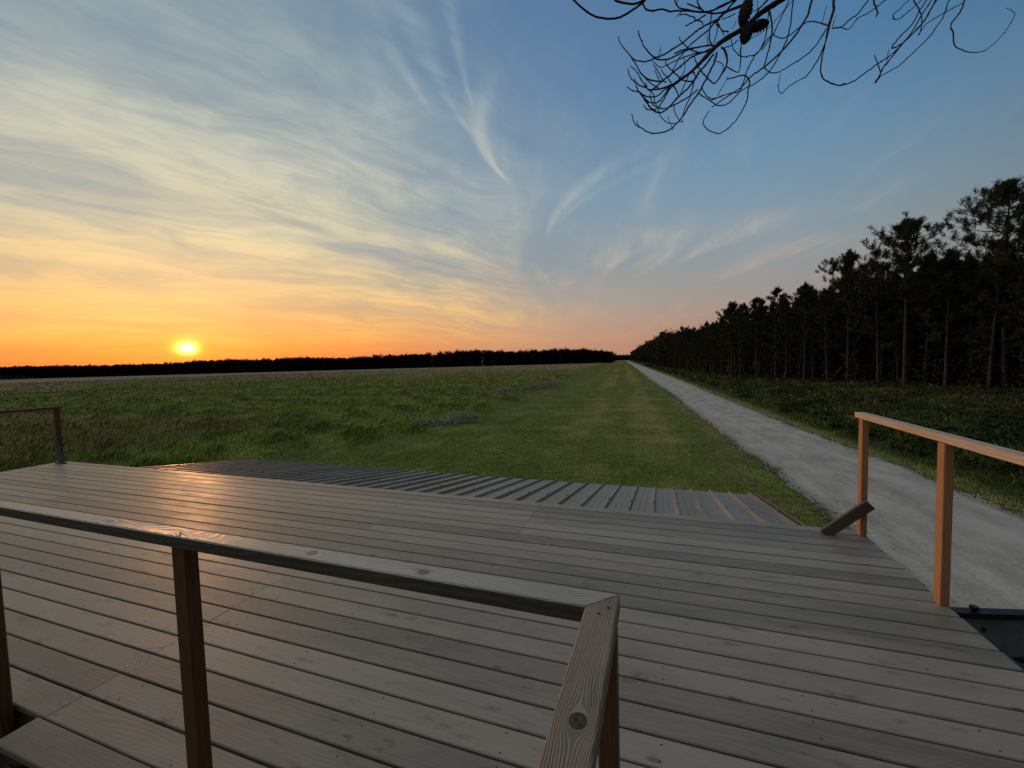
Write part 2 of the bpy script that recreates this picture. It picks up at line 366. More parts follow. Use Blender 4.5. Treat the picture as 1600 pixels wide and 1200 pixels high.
def blademat():
    mt, t, b = mat('grass_blades'); c = t.n('ShaderNodeAttribute', attribute_name='tone').outputs['Color']
    t.l(c, b.inputs['Base Color']); b.inputs['Roughness'].default_value = .62; b.inputs['Specular IOR Level'].default_value = .25
    return mt
M['blade'] = blademat()
def groundmat():
    mt, t, b = mat('turf'); c = t.n('ShaderNodeAttribute', attribute_name='tone').outputs['Color']
    g = t.n('ShaderNodeNewGeometry').outputs['Position']; n = t.noise(g, 3.2, 8., .68); n2 = t.noise(g, .35, 5., .6)
    f = t.sm(t.add(t.mul(n, .6), t.mul(n2, .4)), .36, .64, .55, 1.35)
    t.l(t.vm('MULTIPLY', c, t.vec(f, f, f)), b.inputs['Base Color']); b.inputs['Roughness'].default_value = .95; b.inputs['Specular IOR Level'].default_value = .1
    bump(t, b, n, .8, .12); return mt
M['turf'] = groundmat()
def roadmat():
    mt, t, b = mat('pale_gravel'); g = t.n('ShaderNodeNewGeometry').outputs['Position']; x, y, z = t.xyz(g)
    n = t.noise(t.vec(x, t.mul(y, .35), 0.), 1.3, 8., .68); n2 = t.noise(g, 18., 6., .7); n3 = t.noise(g, 90., 3., .6)
    c = t.mix(t.sm(t.add(t.mul(n, .6), t.add(t.mul(n2, .25), t.mul(n3, .15))), .40, .60), (.40, .36, .285), (.62, .565, .47))
    a = t.n('ShaderNodeAttribute', attribute_name='across').outputs['Fac']     # 0 left .. 1 right
    ed = t.m('MINIMUM', a, t.sub(1., a))
    e = t.sm(t.add(ed, t.mul(t.sub(n2, .5), .16)), .0, .10, .75, 0.)
    c = t.mix(t.mul(e, t.sm(n, .42, .56)), c, (.10, .095, .07))
    # wheel tracks, paler and packed
    tr = t.m('EXPONENT', t.mul(t.m('POWER', t.div(t.sub(t.m('ABSOLUTE', t.sub(a, .5)), .19), .07), 2.), -1.))
    c = t.mix(t.mul(tr, .28), c, (.66, .63, .56))
    st = t.sm(t.noise(t.vec(t.mul(x, 1.4), t.mul(y, .5), 7.), 1., 5., .6), .60, .72); c = t.mix(t.mul(st, .22), c, (.17, .165, .15))
    t.l(c, b.inputs['Base Color']); b.inputs['Roughness'].default_value = .9; b.inputs['Specular IOR Level'].default_value = .2
    bump(t, b, t.add(n2, t.mul(n3, .6)), .5, .04); return mt
M['road'] = roadmat()

# ------------------------------------------------------------------ ground
def sines(n, wl0, wl1, seed):
    r = np.random.default_rng(seed); wl = np.exp(r.uniform(np.log(wl0), np.log(wl1), n)); a = r.uniform(0, 2*np.pi, n)
    return 2*np.pi*np.cos(a)/wl, 2*np.pi*np.sin(a)/wl, r.uniform(0, 6.3, n), (wl/wl1)**.6
_S = {k: sines(*v) for k, v in dict(a=(26, 1.1, 5., 1), b=(14, 8, 45, 2), c=(22, 2., 12., 3), d=(18, 14, 90, 4), e=(20, .7, 2.4, 5)).items()}
def nz(k, x, y):
    kx, ky, p, am = _S[k]; s = np.zeros(np.shape(x))
    for i in range(len(kx)): s = s+np.sin(kx[i]*x+ky[i]*y+p[i]+1.3*np.sin(.31*kx[i]*y-.27*ky[i]*x+p[i]))*am[i]
    return s/np.sqrt((am**2).sum()/2)
def ss(x, a, b):
    t = np.clip((x-a)/(b-a), 0, 1); return t*t*(3-2*t)
RY = np.array([-60, 0, 8, 12, 17.5, 23, 32, 43, 62, 140, 345, 500, 900, 1600.])
RL = np.array([4.6, 4.3, 4.15, 4.02, 3.72, 3.2, 2.5, 1.8, .35, -5.7, -21.8, -34, -65, -119.])
RW = np.array([4.6, 4.6, 4.55, 4.5, 4.55, 4.45, 4.4, 4.4, 4.5, 4.7, 4.8, 4.8, 4.8, 4.8])
def road_l(y): return np.interp(y, RY, RL)
def road_r(y): return np.interp(y, RY, RL+RW)
EY = np.array([-60, 5, 13, 25, 40, 60, 90, 200, 480, 1600.]); EX = np.array([-19, -18., -16.2, -13.0, -14.2, -16.6, -19.8, -31, -58, -160])
def edge_x(y): return np.interp(y, EY, EX)
def height(x, y):
    e = edge_x(y)+nz('c', x, y)*.5
    field = ss(e-x, -.6, 1.8)*(1-ss(np.hypot(x, y), 260, 420)*.6)
    verge = ss(x-road_r(y), .4, 4.5)
    h = field*(.16+.10*nz('a', x, y)+.10*nz('c', x, y)+.05*nz('b', x, y)) + .012*nz('a', x, y)*(1-field)
    h = h+field*.22*np.exp(-((x-e+1.6)/1.6)**2)*ss(nz('c', x+40, y), -.6, 1.2)
    h = h+verge*(.05+.10*nz('a', x+9, y)+.10*nz('c', x+3, y))-.22*np.exp(-((x-road_r(y)-2.0)/1.0)**2)
    road = ss(x, road_l(y)-.8, road_l(y)-.1)*(1-ss(x, road_r(y)+.1, road_r(y)+.8))
    return h*(1-road)-.0*road
def tone(x, y):
    """albedo of the turf"""
    d = np.hypot(x, y); e = edge_x(y)+nz('c', x, y)*.5
    field = ss(e-x, -.4, 1.0); verge = ss(x-road_r(y), .1, 1.6)
    mown = np.array([.155, .190, .038]); mown2 = np.array([.265, .25, .08]); rough = np.array([.205, .250, .050]); roughd = np.array([.115, .145, .030])
    brown = np.array([.165, .14, .05]); dry = np.array([.29, .25, .16]); vg = np.array([.060, .085, .018]); vb = np.array([.095, .052, .020])
    L = lambda a, b, f: a+(b-a)*f[..., None]
    st = ss(np.sin((x-road_l(y))*2*np.pi/4.1+.6)+.5*nz('c', x, y*.12), -.4, 1.0)*ss(y, 12, 30)
    c = L(np.broadcast_to(mown, x.shape+(3,)), mown2, np.clip(st*1.0*ss(x, e+4, e+12)+.55*ss(nz('e', x*.8, y*.3), .6, 1.8)+.35*ss(nz('c', x, y), .5, 1.5), 0, 1))
    # worn pale streak beside the track and scattered mown swathes
    c = L(c, np.array([.17, .15, .085]), np.clip(.5*np.exp(-((x-road_l(y)+1.1)/.8)**2)*ss(nz('a', x, y*.3), -.5, 1.), 0, 1))
    f = L(np.broadcast_to(rough, x.shape+(3,)), roughd, ss(nz('a', x, y)*.6+nz('c', x, y), -.2, 1.4))
    f = L(f, brown, np.clip(ss(nz('b', x+5, y), .1, 1.5)*.65+.8*ss(-x, 20, 34)*(1-ss(y, 16, 30)), 0, .85))
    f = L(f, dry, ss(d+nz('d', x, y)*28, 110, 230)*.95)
    c = L(c, f, field)
    v = L(np.broadcast_to(vg, x.shape+(3,)), vb, np.clip(ss(nz('c', x, y), .2, 1.4)*.45+.55*ss(x-road_r(y), 9, 18)*(1-ss(nz('a', x, y), .5, 1.5)), 0, 1))
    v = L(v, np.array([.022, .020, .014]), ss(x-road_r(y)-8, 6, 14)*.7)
    return L(c, v, verge)
def axis_pts(n, a, lim, c):
    u = np.linspace(-math.asinh(lim/a), math.asinh(lim/a), n); return np.sinh(u)*a+c
def build_ground():
    gx = axis_pts(620, 13., 3500, -6.); gy = axis_pts(620, 13., 3500, 20.)
    X, Y = np.meshgrid(gx, gy, indexing='ij'); Z = height(X, Y)
    fade = 1-ss(np.hypot(X, Y), 500, 900); Z = Z*fade
    n = len(gx); i = np.arange(n-1)[:, None]*n+np.arange(n-1)[None]
    F = np.stack([i, i+n, i+n+1, i+1], -1).reshape(-1, 4)
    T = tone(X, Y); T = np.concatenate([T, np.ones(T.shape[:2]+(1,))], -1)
    tag(mesh_np('ground', np.stack([X, Y, Z], -1).reshape(-1, 3), F, M['turf'], smooth=True, attrs={'tone': ('FLOAT_COLOR', T)}), kind='structure')
    # the track
    ys = np.concatenate([np.arange(-40, 60, .18), np.arange(60, 160, .8), np.arange(160, 900, 6.)])
    r = np.random.default_rng(3); na = 17; t = np.linspace(0, 1, na)
    jl = nz('e', ys*1.0, ys*0+3)*.05+nz('c', ys, ys*0)*.05; jr = nz('e', ys*1.1, ys*0+13)*.07+nz('c', ys, ys*0+50)*.07
    L_, R_ = road_l(ys)+jl, road_r(ys)+jr
    X = L_[:, None]+(R_-L_)[:, None]*t[None]; Y = np.repeat(ys[:, None], na, 1)
    Z = .022+.012*nz('a', X, Y)*.5+.02*(1-(2*t-1)**2)[None]; Z[:, 0] = Z[:, -1] = .004
    i = np.arange(len(ys)-1)[:, None]*na+np.arange(na-1)[None]
    F = np.stack([i, i+1, i+na+1, i+na], -1).reshape(-1, 4)
    tag(mesh_np('track', np.stack([X, Y, Z], -1).reshape(-1, 3), F, M['road'], smooth=True, attrs={'across': ('FLOAT', np.repeat(t[None], len(ys), 0))}), kind='structure')
build_ground()

def build_grass(N=560000):
    r = np.random.default_rng(11)
    rad = np.exp(r.uniform(np.log(7.), np.log(330.), N)); az = r.uniform(R(-92), R(50), N)
    x, y = rad*np.sin(az), rad*np.cos(az)
    rl, rr = road_l(y), road_r(y)
    edge = r.normal(0, .12, N)
    keep = ((x < rl-.02+edge*.6) | (x > rr+edge)) & ~((x > -9.2) & (x < 1.7) & (y < 7.1)) & (y > 1)
    keep &= ~((x > rr+26) & (rad > 60))
    x, y, rad = x[keep], y[keep], rad[keep]; n = len(x)
    e = edge_x(y)+nz('c', x, y)*.5; field = ss(e-x, -.6, 1.2); verge = ss(x-road_r(y), .2, 2.)
    clump = ss(nz('a', x, y)*.7+nz('c', x+7, y)*.7, -1., 1.6)
    h = (.055+.03*r.random(n))*(1-field)*(1-verge)+field*(.11+.22*clump)*r.uniform(.5, 1.2, n)+verge*(.12+.34*clump)*r.uniform(.4, 1.2, n)
    w = np.maximum(.006, rad*.00085)*r.uniform(.7, 1.5, n)*(1+.6*field); h = np.maximum(h, w*1.4)
    z = height(x, y)-.01
    th = r.uniform(0, 2*np.pi, n); lean = r.uniform(.15, .9, n)*h
    la = r.normal(.9, .9, n)
    dx, dy = np.cos(th)*w/2, np.sin(th)*w/2
    lx, ly = np.cos(la)*lean, np.sin(la)*lean
    V = np.empty((n, 4, 3), np.float32)
    V[:, 0] = np.stack([x-dx, y-dy, z], -1); V[:, 1] = np.stack([x+dx, y+dy, z], -1)
    V[:, 2] = np.stack([x+dx*.7+lx*.35, y+dy*.7+ly*.35, z+h*.62], -1); V[:, 3] = np.stack([x+lx, y+ly, z+h], -1)
    F = (np.arange(n)[:, None]*4+np.array([[0, 1, 2, 3]]))
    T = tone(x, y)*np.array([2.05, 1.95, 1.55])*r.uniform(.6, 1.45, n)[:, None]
    dr = (r.random(n) < .10)[:, None]; T = np.where(dr, np.array([.20, .16, .09])*r.uniform(.5, 1.2, n)[:, None], T)
    T = np.concatenate([T, np.ones((n, 1))], -1); T = np.repeat(T[:, None], 4, 1)
    tag(mesh_np('grass', V.reshape(-1, 3), F, M['blade'], attrs={'tone': ('FLOAT_COLOR', T)}), 'short mown and long tussocky green grass left and right of the pale track', 'grass', kind='stuff')
build_grass()

def leaf_cloud(cx, cy, cz, rx, rz, n, size, r):
    """n small leaf faces scattered in a dome"""
    d = r.normal(size=(n, 3)); d /= np.linalg.norm(d, axis=1)[:, None]; d[:, 2] = np.abs(d[:, 2])
    p = d*(r.random(n)**.45)[:, None]*np.array([rx, rx, rz]); c = p+np.array([cx, cy, cz])
    a = r.normal(size=(n, 3)); a /= np.linalg.norm(a, axis=1)[:, None]; b = np.cross(a, r.normal(size=(n, 3))); b /= np.linalg.norm(b, axis=1)[:, None]
    s = size*r.uniform(.6, 1.4, n)[:, None]
    return np.stack([c-a*s, c+b*s*.45, c+a*s, c-b*s*.45], 1)
def build_scrub():
    r = np.random.default_rng(21); out = []
    for i in range(2300):
        y = math.exp(r.uniform(math.log(9), math.log(260))); off = r.uniform(1.6, 26) if i % 3 else r.uniform(2.5, 11)
        x = float(road_r(y))+off
        if abs(x-2.6) < 2.4 and y < 5: continue
        s = r.uniform(.3, .85)*(1+.5*(off > 9)); d = math.hypot(x, y)
        n = int(np.clip(2600/d, 26, 95)); out.append(leaf_cloud(x, y, 0, s, s*r.uniform(.5, 1.2), n, .05+d*.0009, r))
    V = np.concatenate(out).reshape(-1, 3); F = np.arange(len(V)).reshape(-1, 4)
    tag(mesh_np('undergrowth', V, F, M['scrub']), 'dark green and rusty bracken and heather between the track and the pines', 'undergrowth', kind='stuff')
build_scrub()

def build_litter():
    r = np.random.default_rng(5); Vs = []; 
    def bits(n, side, spread, lo, hi, smin, smax, flat):
        y = np.exp(r.uniform(np.log(lo), np.log(hi), n)); base = road_l(y) if side == 0 else road_r(y)
        x = base+r.normal(0, spread, n) if side < 2 else road_l(y)+r.uniform(.1, 4.3, n)
        s = r.uniform(smin, smax, n)*(1+.03*y); a = r.uniform(0, 6.3, n)
        z = np.where((x > road_l(y)) & (x < road_r(y)), .03, .015)
        d = np.stack([np.cos(a), np.sin(a), r.normal(0, .15, n)], -1)*s[:, None]; e = np.stack([-np.sin(a), np.cos(a), r.normal(0, .2, n)], -1)*(s*flat)[:, None]; c = np.stack([x, y, z], -1); up = np.array([0, 0, 1.])*(s*flat*.8)[:, None]
        P = [c-d, c+e*.9, c+d*.9, c-e, c+up, ]
        q = [np.stack([P[0], P[1], P[4], P[3]], 1), np.stack([P[1], P[2], P[3], P[4]], 1)]
        return np.concatenate(q).reshape(-1, 3)
    for nm, mt, lab, parts in (('gravel', M['stick'], 'loose pale stones scattered over the track and its edges', [(2600, 2, 0, 9, 60, .008, .022, .7), (600, 0, .2, 9, 70, .01, .03, .7), (700, 1, .2, 9, 70, .01, .03, .7)]),
                           ('leaf_litter', M['twig'], 'dark twigs and dead leaves along both edges of the track', [(1500, 0, .16, 8, 60, .015, .05, .3), (1500, 1, .2, 8, 60, .015, .05, .3), (500, 2, 0, 8, 50, .01, .03, .35)])):
        V = np.concatenate([bits(*p) for p in parts]); tag(mesh_np(nm, V, np.arange(len(V)).reshape(-1, 4), mt), lab, nm.replace('_', ' '), kind='stuff')
build_litter()

# ------------------------------------------------------------------ brush piles in the field
def brush_pile(cx, cy, lx, ly, ang, n, label):
    r = np.random.default_rng(int(abs(cx)*10)); Vs = []; Fs = []; b = 0
    for i in range(n):
        u, v = r.normal(0, .42), r.normal(0, .42); hx = math.cos(ang)*u*lx-math.sin(ang)*v*ly; hy = math.sin(ang)*u*lx+math.cos(ang)*v*ly
        kk = i % 6; u = u*.35+(kk-2.5)*.30+.1*math.sin(kk*7.); v = v*(.6+.3*math.sin(kk*3.)); hx = math.cos(ang)*u*lx-math.sin(ang)*v*ly; hy = math.sin(ang)*u*lx+math.cos(ang)*v*ly; hz = (.55+.3*math.sin(kk*5.))*math.exp(-(v*v)*3)*r.random()+.04; L = r.uniform(.2, .8); a = r.uniform(0, 6.3); t = r.uniform(-.35, .55)
        d = np.array([math.cos(a)*math.cos(t), math.sin(a)*math.cos(t), math.sin(t)])*L/2; c = np.array([hx, hy, hz+.05]); k = r.normal(0, .05, 3)
        v_, f_ = tube([c-d, c+k, c+d], [r.uniform(.012, .04), r.uniform(.012, .035), .006], 4); Vs.append(v_); Fs.append(f_+b); b += len(v_)
    o = mesh_np('brush_pile', np.concatenate(Vs), np.concatenate(Fs), M['stick']); o.location = (cx, cy, float(height(np.array(cx), np.array(cy)))); tag(o, label, 'brush pile', 'heaps of pale cut sticks at the field edge')
brush_pile(-17.3, 58., 10., 2.6, R(78), 1100, 'larger far heap of pale cut sticks where the rough field meets the mown strip')
brush_pile(-13.6, 25.2, 2.6, 1.1, R(45), 260, 'smaller near heap of pale cut sticks at the tussocky field edge')

# ------------------------------------------------------------------ wooden deck
XL, XR, YF, K0, P = -9.93, 1.61, 4.30, 2.2886, .145
def board(mb, x0, x1, y0, y1, bid, dz=0., th=.028):
    mb.box(x0, x1, y0, y1, DECK-th+dz, DECK+dz, c=.004, bid=bid)
def build_deck():
    d = tag(empty('wooden_deck', (0, 0, 0)), 'raised deck of long weathered grey-brown softwood boards with dark gaps, the platform in the foreground', 'deck')
    mb = MB(); r = random.Random(5)
    for k in range(-14, 29):
        yf = K0-k*P if k > -14 else YF-.003; yb = K0-(k+1)*P
        y1 = yf-.0052; y0 = yb+.0052; dz = r.uniform(-.0012, .0012)
        if y0 > .975:
            cuts = [XL, -7.1+.0*k, -2.60, XR] if k > -9 else [XL, -6.2, -1.2, XR]
        else: cuts = [.02, XR] if y0 < -.1 else [-.085, XR]
        cuts[0] += 0; cuts[-1] += r.uniform(-.004, .004)
        for a, b_ in zip(cuts[:-1], cuts[1:]):
            a2 = a+(.0012 if a != cuts[0] else 0); b2 = b_-(.0012 if b_ != cuts[-1] else 0)
            board(mb, a2, b2, y0, y1, r.uniform(0, 9), dz+r.uniform(-.0006, .0006))
        # screws in pairs over the joists
        js = [-9.6+.6*i for i in range(19)]
        for jx in js+[-2.57, -2.63]:
            if jx < cuts[0]+.02 or jx > XR-.02 or r.random() < .3: continue
            for fy in (.2, .8):
                mb.disc((jx+r.uniform(-.012, .012), y0+(y1-y0)*fy+r.uniform(-.006, .006), DECK+dz), .0042, 7, .0003, mi=1)
    mb.build('decking', [M['deck'], M['screw']], d)
    j = MB()
    for i in range(19):
        x = -9.6+.6*i; j.box(x-.023, x+.023, (1.0 if x < -.1 else -1.8), YF-.06, DECK-.20, DECK-.031, bid=i)
    j.box(XL+.03, XR-.03, YF-.055, YF-.012, DECK-.21, DECK-.030); j.box(XL+.01, -2.66, .995, 1.04, DECK-.21, DECK-.031)
    j.bar((XR-.035, -1.8, DECK-.12), (XR-.035, YF-.06, DECK-.12), .045, .17)
    j.build('joists', M['under'], d)
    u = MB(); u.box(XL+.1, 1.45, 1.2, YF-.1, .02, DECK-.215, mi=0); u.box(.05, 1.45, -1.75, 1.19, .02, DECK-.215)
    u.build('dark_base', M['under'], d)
build_deck()

def build_steps():
    s = tag(empty('wooden_steps', (-1.4, .7, 0)), 'top of wooden steps with one wide brownish tread below the near railing', 'steps')
    L = (1.4, -.7, 0)
    mb = MB(); mb.box(-2.63, -.30, .846, .981, DECK-.030, DECK+.001, c=.004, bid=3.3); o = mb.build('tread', M['tread'], s); o.location = L
    for i in range(1, 9):
        mb = MB(); mb.box(-2.5, -.30, .846-.24*i, .846-.24*i+.25, DECK-.03-.26*i, DECK-.26*i, c=.004, bid=3.3+i); o = mb.build('tread', M['tread'], s); o.location = L
    for x in (-2.56, -.25):
        mb = MB(); mb.bar((x, .93, DECK-.16), (x, -1.3, DECK-2.52), .04, .2, (0, 0, 1)); o = mb.build('stringer', M['under'], s); o.location = L
M['tread'] = wood('tread_wood', 0, (.19, .15, .105), (.33, .28, .22), rough=.55, ring=.019, bstr=.3, ridged=.35, vary=.1, spec=.2, dirt=.6)
build_steps()

CAPZ = DECK+.97
def near_rail():
    g = tag(empty('near_railing', (-1.5, .95, DECK)), 'nearest weathered grey L-shaped handrail on dark brown posts, mitred at the corner', 'railing', 'wooden railings round the deck')
    off = (1.5, -.95, -DECK)
    def put(mb, nm, mt):
        o = mb.build(nm, mt, g); o.location = off; return o
    xo, xi, yo, yi, th, c = -.092, -.163, .988, .918, .042, .004
    z1, z0 = CAPZ, CAPZ-th
    def cap(a_out0, a_in0, a_out1, a_in1):      # prism with slanted ends: outer and inner edge end points
        mb = MB(); o0, i0, o1, i1 = [Vector((*p, 0)) for p in (a_out0, a_in0, a_out1, a_in1)]
        def ring_(o, i):
            w = (i-o).normalized(); wl = (i-o).length; cc = c
            return [(o+w*cc, z0), (i-w*cc, z0), (i, z0+c), (i, z1-c), (i-w*cc, z1), (o+w*cc, z1), (o, z1-c), (o, z0+c)]
        v = [(p.x, p.y, z) for p, z in ring_(o0, i0)+ring_(o1, i1)]
        mb.add(v, [(i, (i+1) % 8, (i+1) % 8+8, i+8) for i in range(8)]+[tuple(range(7, -1, -1)), tuple(range(8, 16))]); return mb
    # grain noise runs in the rail's own coordinates: slice the long cap finely so it can sag a little
    c_ = cap((-3.35, yo+.002), (-3.35, yi+.022), (xo-.0015, yo), (xi-.0015, yi)); c_.mi[1] = c_.mi[2] = c_.mi[0] = 1  # near face and underside take the wood with shade painted in
    put(c_, 'handrail', [M['cap_x'], M['cap_shaded']])
    put(cap((xo, -.9), (xi, -.9), (xo, yo-.0025), (xi, yi-.0025)), 'handrail', M['cap_y'])
    for x0, x1, y0, y1 in ((-1.592, -1.524, .940, .986), (-2.93, -2.835, .935, .982), (-.140, -.097, .920, .984), (-.150, -.100, -.30, -.23)):
        mb = MB(); zb = DECK-(.18 if y0 < .9 or True else 0)
        mb.bar(((x0+x1)/2, (y0+y1)/2, zb if y0 > .9 else DECK-.1), ((x0+x1)/2, (y0+y1)/2, z0-.0005), x1-x0, y1-y0, (0, 1, 0), .004, bid=x0)
        put(mb, 'post', M['post'])
    for p in ((-.128, .897), (-.112, .925), (-.128, -.22), (-1.56, .955), (-1.54, .94)):
        mb = MB(); mb.disc((p[0], p[1], z1), .0035, 8, .0012); put(mb, 'nail', M['screw'])
near_rail()

def right_rail():
    g = tag(empty('right_railing', (1.6, 3.7, DECK)), 'orange sunlit railing along the right edge of the deck above the track', 'railing', 'wooden railings round the deck')
    off = (-1.6, -3.7, -DECK)
    mb = MB(); mb.bar((1.592, 4.275, DECK+1.000), (1.612, .6, DECK+1.012), .072, .044, (0, 0, 1), .003, bid=.4); o = mb.build('handrail', M['fresh_rail'], g); o.location = off
    for i, (y0, y1) in enumerate(((4.165, 4.232), (3.115, 3.185), (1.95, 2.02), (.80, .87))):
        mb = MB(); mb.bar((1.588, (y0+y1)/2, DECK-.02 if False else DECK+.0005), (1.592, (y0+y1)/2, DECK+.977), .046, y1-y0, (0, 1, 0), .003, bid=i+.5); o = mb.build('post', M['fresh_post'], g); o.location = off
    mb = MB(); mb.bar((1.30, 4.128, DECK+.0), (1.615, 4.128, DECK+.285), .036, .085, (0, 0, 1), .003, bid=2., endcut=(0, 0, 0, 0)); o = mb.build('brace', M['brace'], g); o.location = off
right_rail()

def left_rail():
    g = tag(empty('left_railing', (-9.85, 4.2, DECK)), 'distant thin dark railing at the far left corner of the deck', 'railing', 'wooden railings round the deck')
    off = (9.85, -4.2, -DECK)
    mb = MB(); mb.bar((-9.86, 4.27, DECK+.955), (-9.86, .99, DECK+.965), .075, .04, (0, 0, 1), .003); o = mb.build('handrail', M['post'], g); o.location = off
    for y in (4.22, 2.6, 1.05):
        mb = MB(); mb.bar((-9.87, y, DECK+.0005), (-9.87, y, DECK+.935), .055, .07, (0, 1, 0), .003, bid=y); o = mb.build('post', M['post'], g); o.location = off
    mb = MB(); mb.bar((-9.83, 4.16, DECK+.36), (-9.72, 4.16, DECK+.03), .045, .05, (0, 1, 0), .003); mb.box(-9.80, -9.66, 4.12, 4.20, DECK+.002, DECK+.03)
    o = mb.build('bracket', M['galv'], g); o.location = off
left_rail()

# ------------------------------------------------------------------ shed with ribbed metal roof below the deck's far edge
def build_shed():
    s = tag(empty('metal_roofed_shed', (-3.7, 5.6, 0)), 'low lean-to with a grey ribbed metal sheet roof just beyond the deck edge', 'shed')
    off = (3.7, -5.6, 0); slp = .165
    zr = lambda y: CAM[2]-(1.63+slp*(y-4.3))
    mb = MB(); X0, X1, Y0, Y1 = -8.65, 1.30, 4.12, 6.93; pitch = .2655; prof = []
    n = int((X1-X0)/pitch)
    for i in range(n+1):
        c = X1-.05-i*pitch
        prof += [(c+.026, 0), (c+.012, .036), (c-.012, .036), (c-.026, 0)]
        for q in (.37, .63): prof += [(c-pitch*q+.012, 0), (c-pitch*q+.006, .004), (c-pitch*q-.006, .004), (c-pitch*q-.012, 0)]
    prof = [(X1, 0)]+[p for p in prof if p[0] > X0]+[(X0, 0)]
    vt = [(x, Y0, zr(Y0)+h) for x, h in prof]+[(x, Y1, zr(Y1)+h) for x, h in prof]
    vb = [(x, y, z-.0025) for x, y, z in vt]; k = len(prof)
    mb.add(vt+vb, [(i+1, i, i+k, i+k+1) for i in range(k-1)]+[(2*k+i, 2*k+i+1, 3*k+i+1, 3*k+i) for i in range(k-1)]+[(i, i+1, 2*k+i+1, 2*k+i) for i in range(k-1)]+[(k+i+1, k+i, 3*k+i, 3*k+i+1) for i in range(k-1)])
    o = mb.build('sheet_roof', M['roof'], s); o.location = off
    mb = MB(); mb.bar((X1+.012, Y0, zr(Y0)+.012), (X1+.012, Y1+.01, zr(Y1)+.012), .022, .055, (0, 0, 1), .003); o = mb.build('edge_flashing', M['roof_edge'], s); o.location = off
    mb = MB(); mb.disc((0, 0, 0), .011, 7, .003); mb.disc((0, 0, .006), .006, 6, .006); o0 = mb.build('roof_screw', M['screw'], s)
    for i in range(n+1):
        c = X1-.05-i*pitch
        for yy in (5.30, 6.75):
            o = o0
            if i or yy > 6: o = o0.copy(); COL.objects.link(o); o.parent = s
            o.location = (c+off[0], yy+off[1], zr(yy)+.036)
    mb = MB(); a = Y0+.25; b_ = Y1-.22
    for (x0, x1, y0, y1) in ((X0+.2, X1-.2, a, a+.05), (X0+.2, X1-.2, b_-.05, b_)):
        v = [(x0, y0, .0), (x1, y0, .0), (x1, y1, .0), (x0, y1, .0), (x0, y0, zr(y0)-.01), (x1, y0, zr(y0)-.01), (x1, y1, zr(y1)-.01), (x0, y1, zr(y1)-.01)]
        mb.add(v, [(3, 2, 1, 0), (4, 5, 6, 7), (0, 1, 5, 4), (1, 2, 6, 5), (2, 3, 7, 6), (3, 0, 4, 7)])
    for x0 in (X0+.2, X1-.25):
        y0, y1 = a+.051, b_-.051; x1 = x0+.05
        v = [(x0, y0, .0), (x1, y0, .0), (x1, y1, .0), (x0, y1, .0), (x0, y0, zr(y0)-.01), (x1, y0, zr(y0)-.01), (x1, y1, zr(y1)-.01), (x0, y1, zr(y1)-.01)]
        mb.add(v, [(3, 2, 1, 0), (4, 5, 6, 7), (0, 1, 5, 4), (1, 2, 6, 5), (2, 3, 7, 6), (3, 0, 4, 7)])
    o = mb.build('wall', M['shed'], s); o.location = off
M['roof_edge'] = simple('roof_edge_metal', (.09, .085, .075), (.16, .15, .13), 8, .5, .1)
build_shed()

# ------------------------------------------------------------------ dark steel trough beside the deck
def build_bin():
    g = tag(empty('steel_trough', (1.78, 3.62, 0)), 'dark steel trough with a black rim and bolts beside the right edge of the deck', 'steel trough')
    g.rotation_euler = (0, 0, R(13)); W_, Lg, H = 2.6, 2.3, 2.325
    mb = MB(); mb.box(0, W_, -.012, .012, .0, H-.04); mb.box(0, W_, -Lg-.012, -Lg+.012, .0, H-.04); mb.box(-.02, -.001, -Lg, 0, .0, H-.04) ; mb.box(W_+.001, W_+.02, -Lg, 0, .0, H-.04); mb.box(.001, W_-.001, -Lg+.02, -.02, 1.0, 1.02)
    mb.build('panels', M['steel'], g)
    mb = MB(); mb.box(-.03, W_+.03, -.035, .04, H-.04, H); mb.box(-.03, W_+.03, -Lg-.04, -Lg+.035, H-.04, H); mb.box(-.04, .035, -Lg+.036, -.036, H-.04, H-.001); mb.box(W_-.035, W_+.04, -Lg+.036, -.036, H-.04, H-.001)
    mb.box(.002, W_-.002, -.03, -.0125, H-.34, H-.31)
    mb.build('rim', M['steel_black'], g)
    for x in (.22, .31, 1.0, 1.09, 1.8, 1.89):
        for z in (H-.12, H-.20): mb = MB(); mb.disc((x, -.013, z), .014, 8, .006, ax=(0, -1, 0)); mb.build('bolt', M['steel_black'], g)
    mb = MB(); mb.disc((.26, .0, H), .012, 8, .02); mb.disc((.26, .0, H+.026), .026, 10, .006); mb.build('knob', M['steel_black'], g)
build_bin()

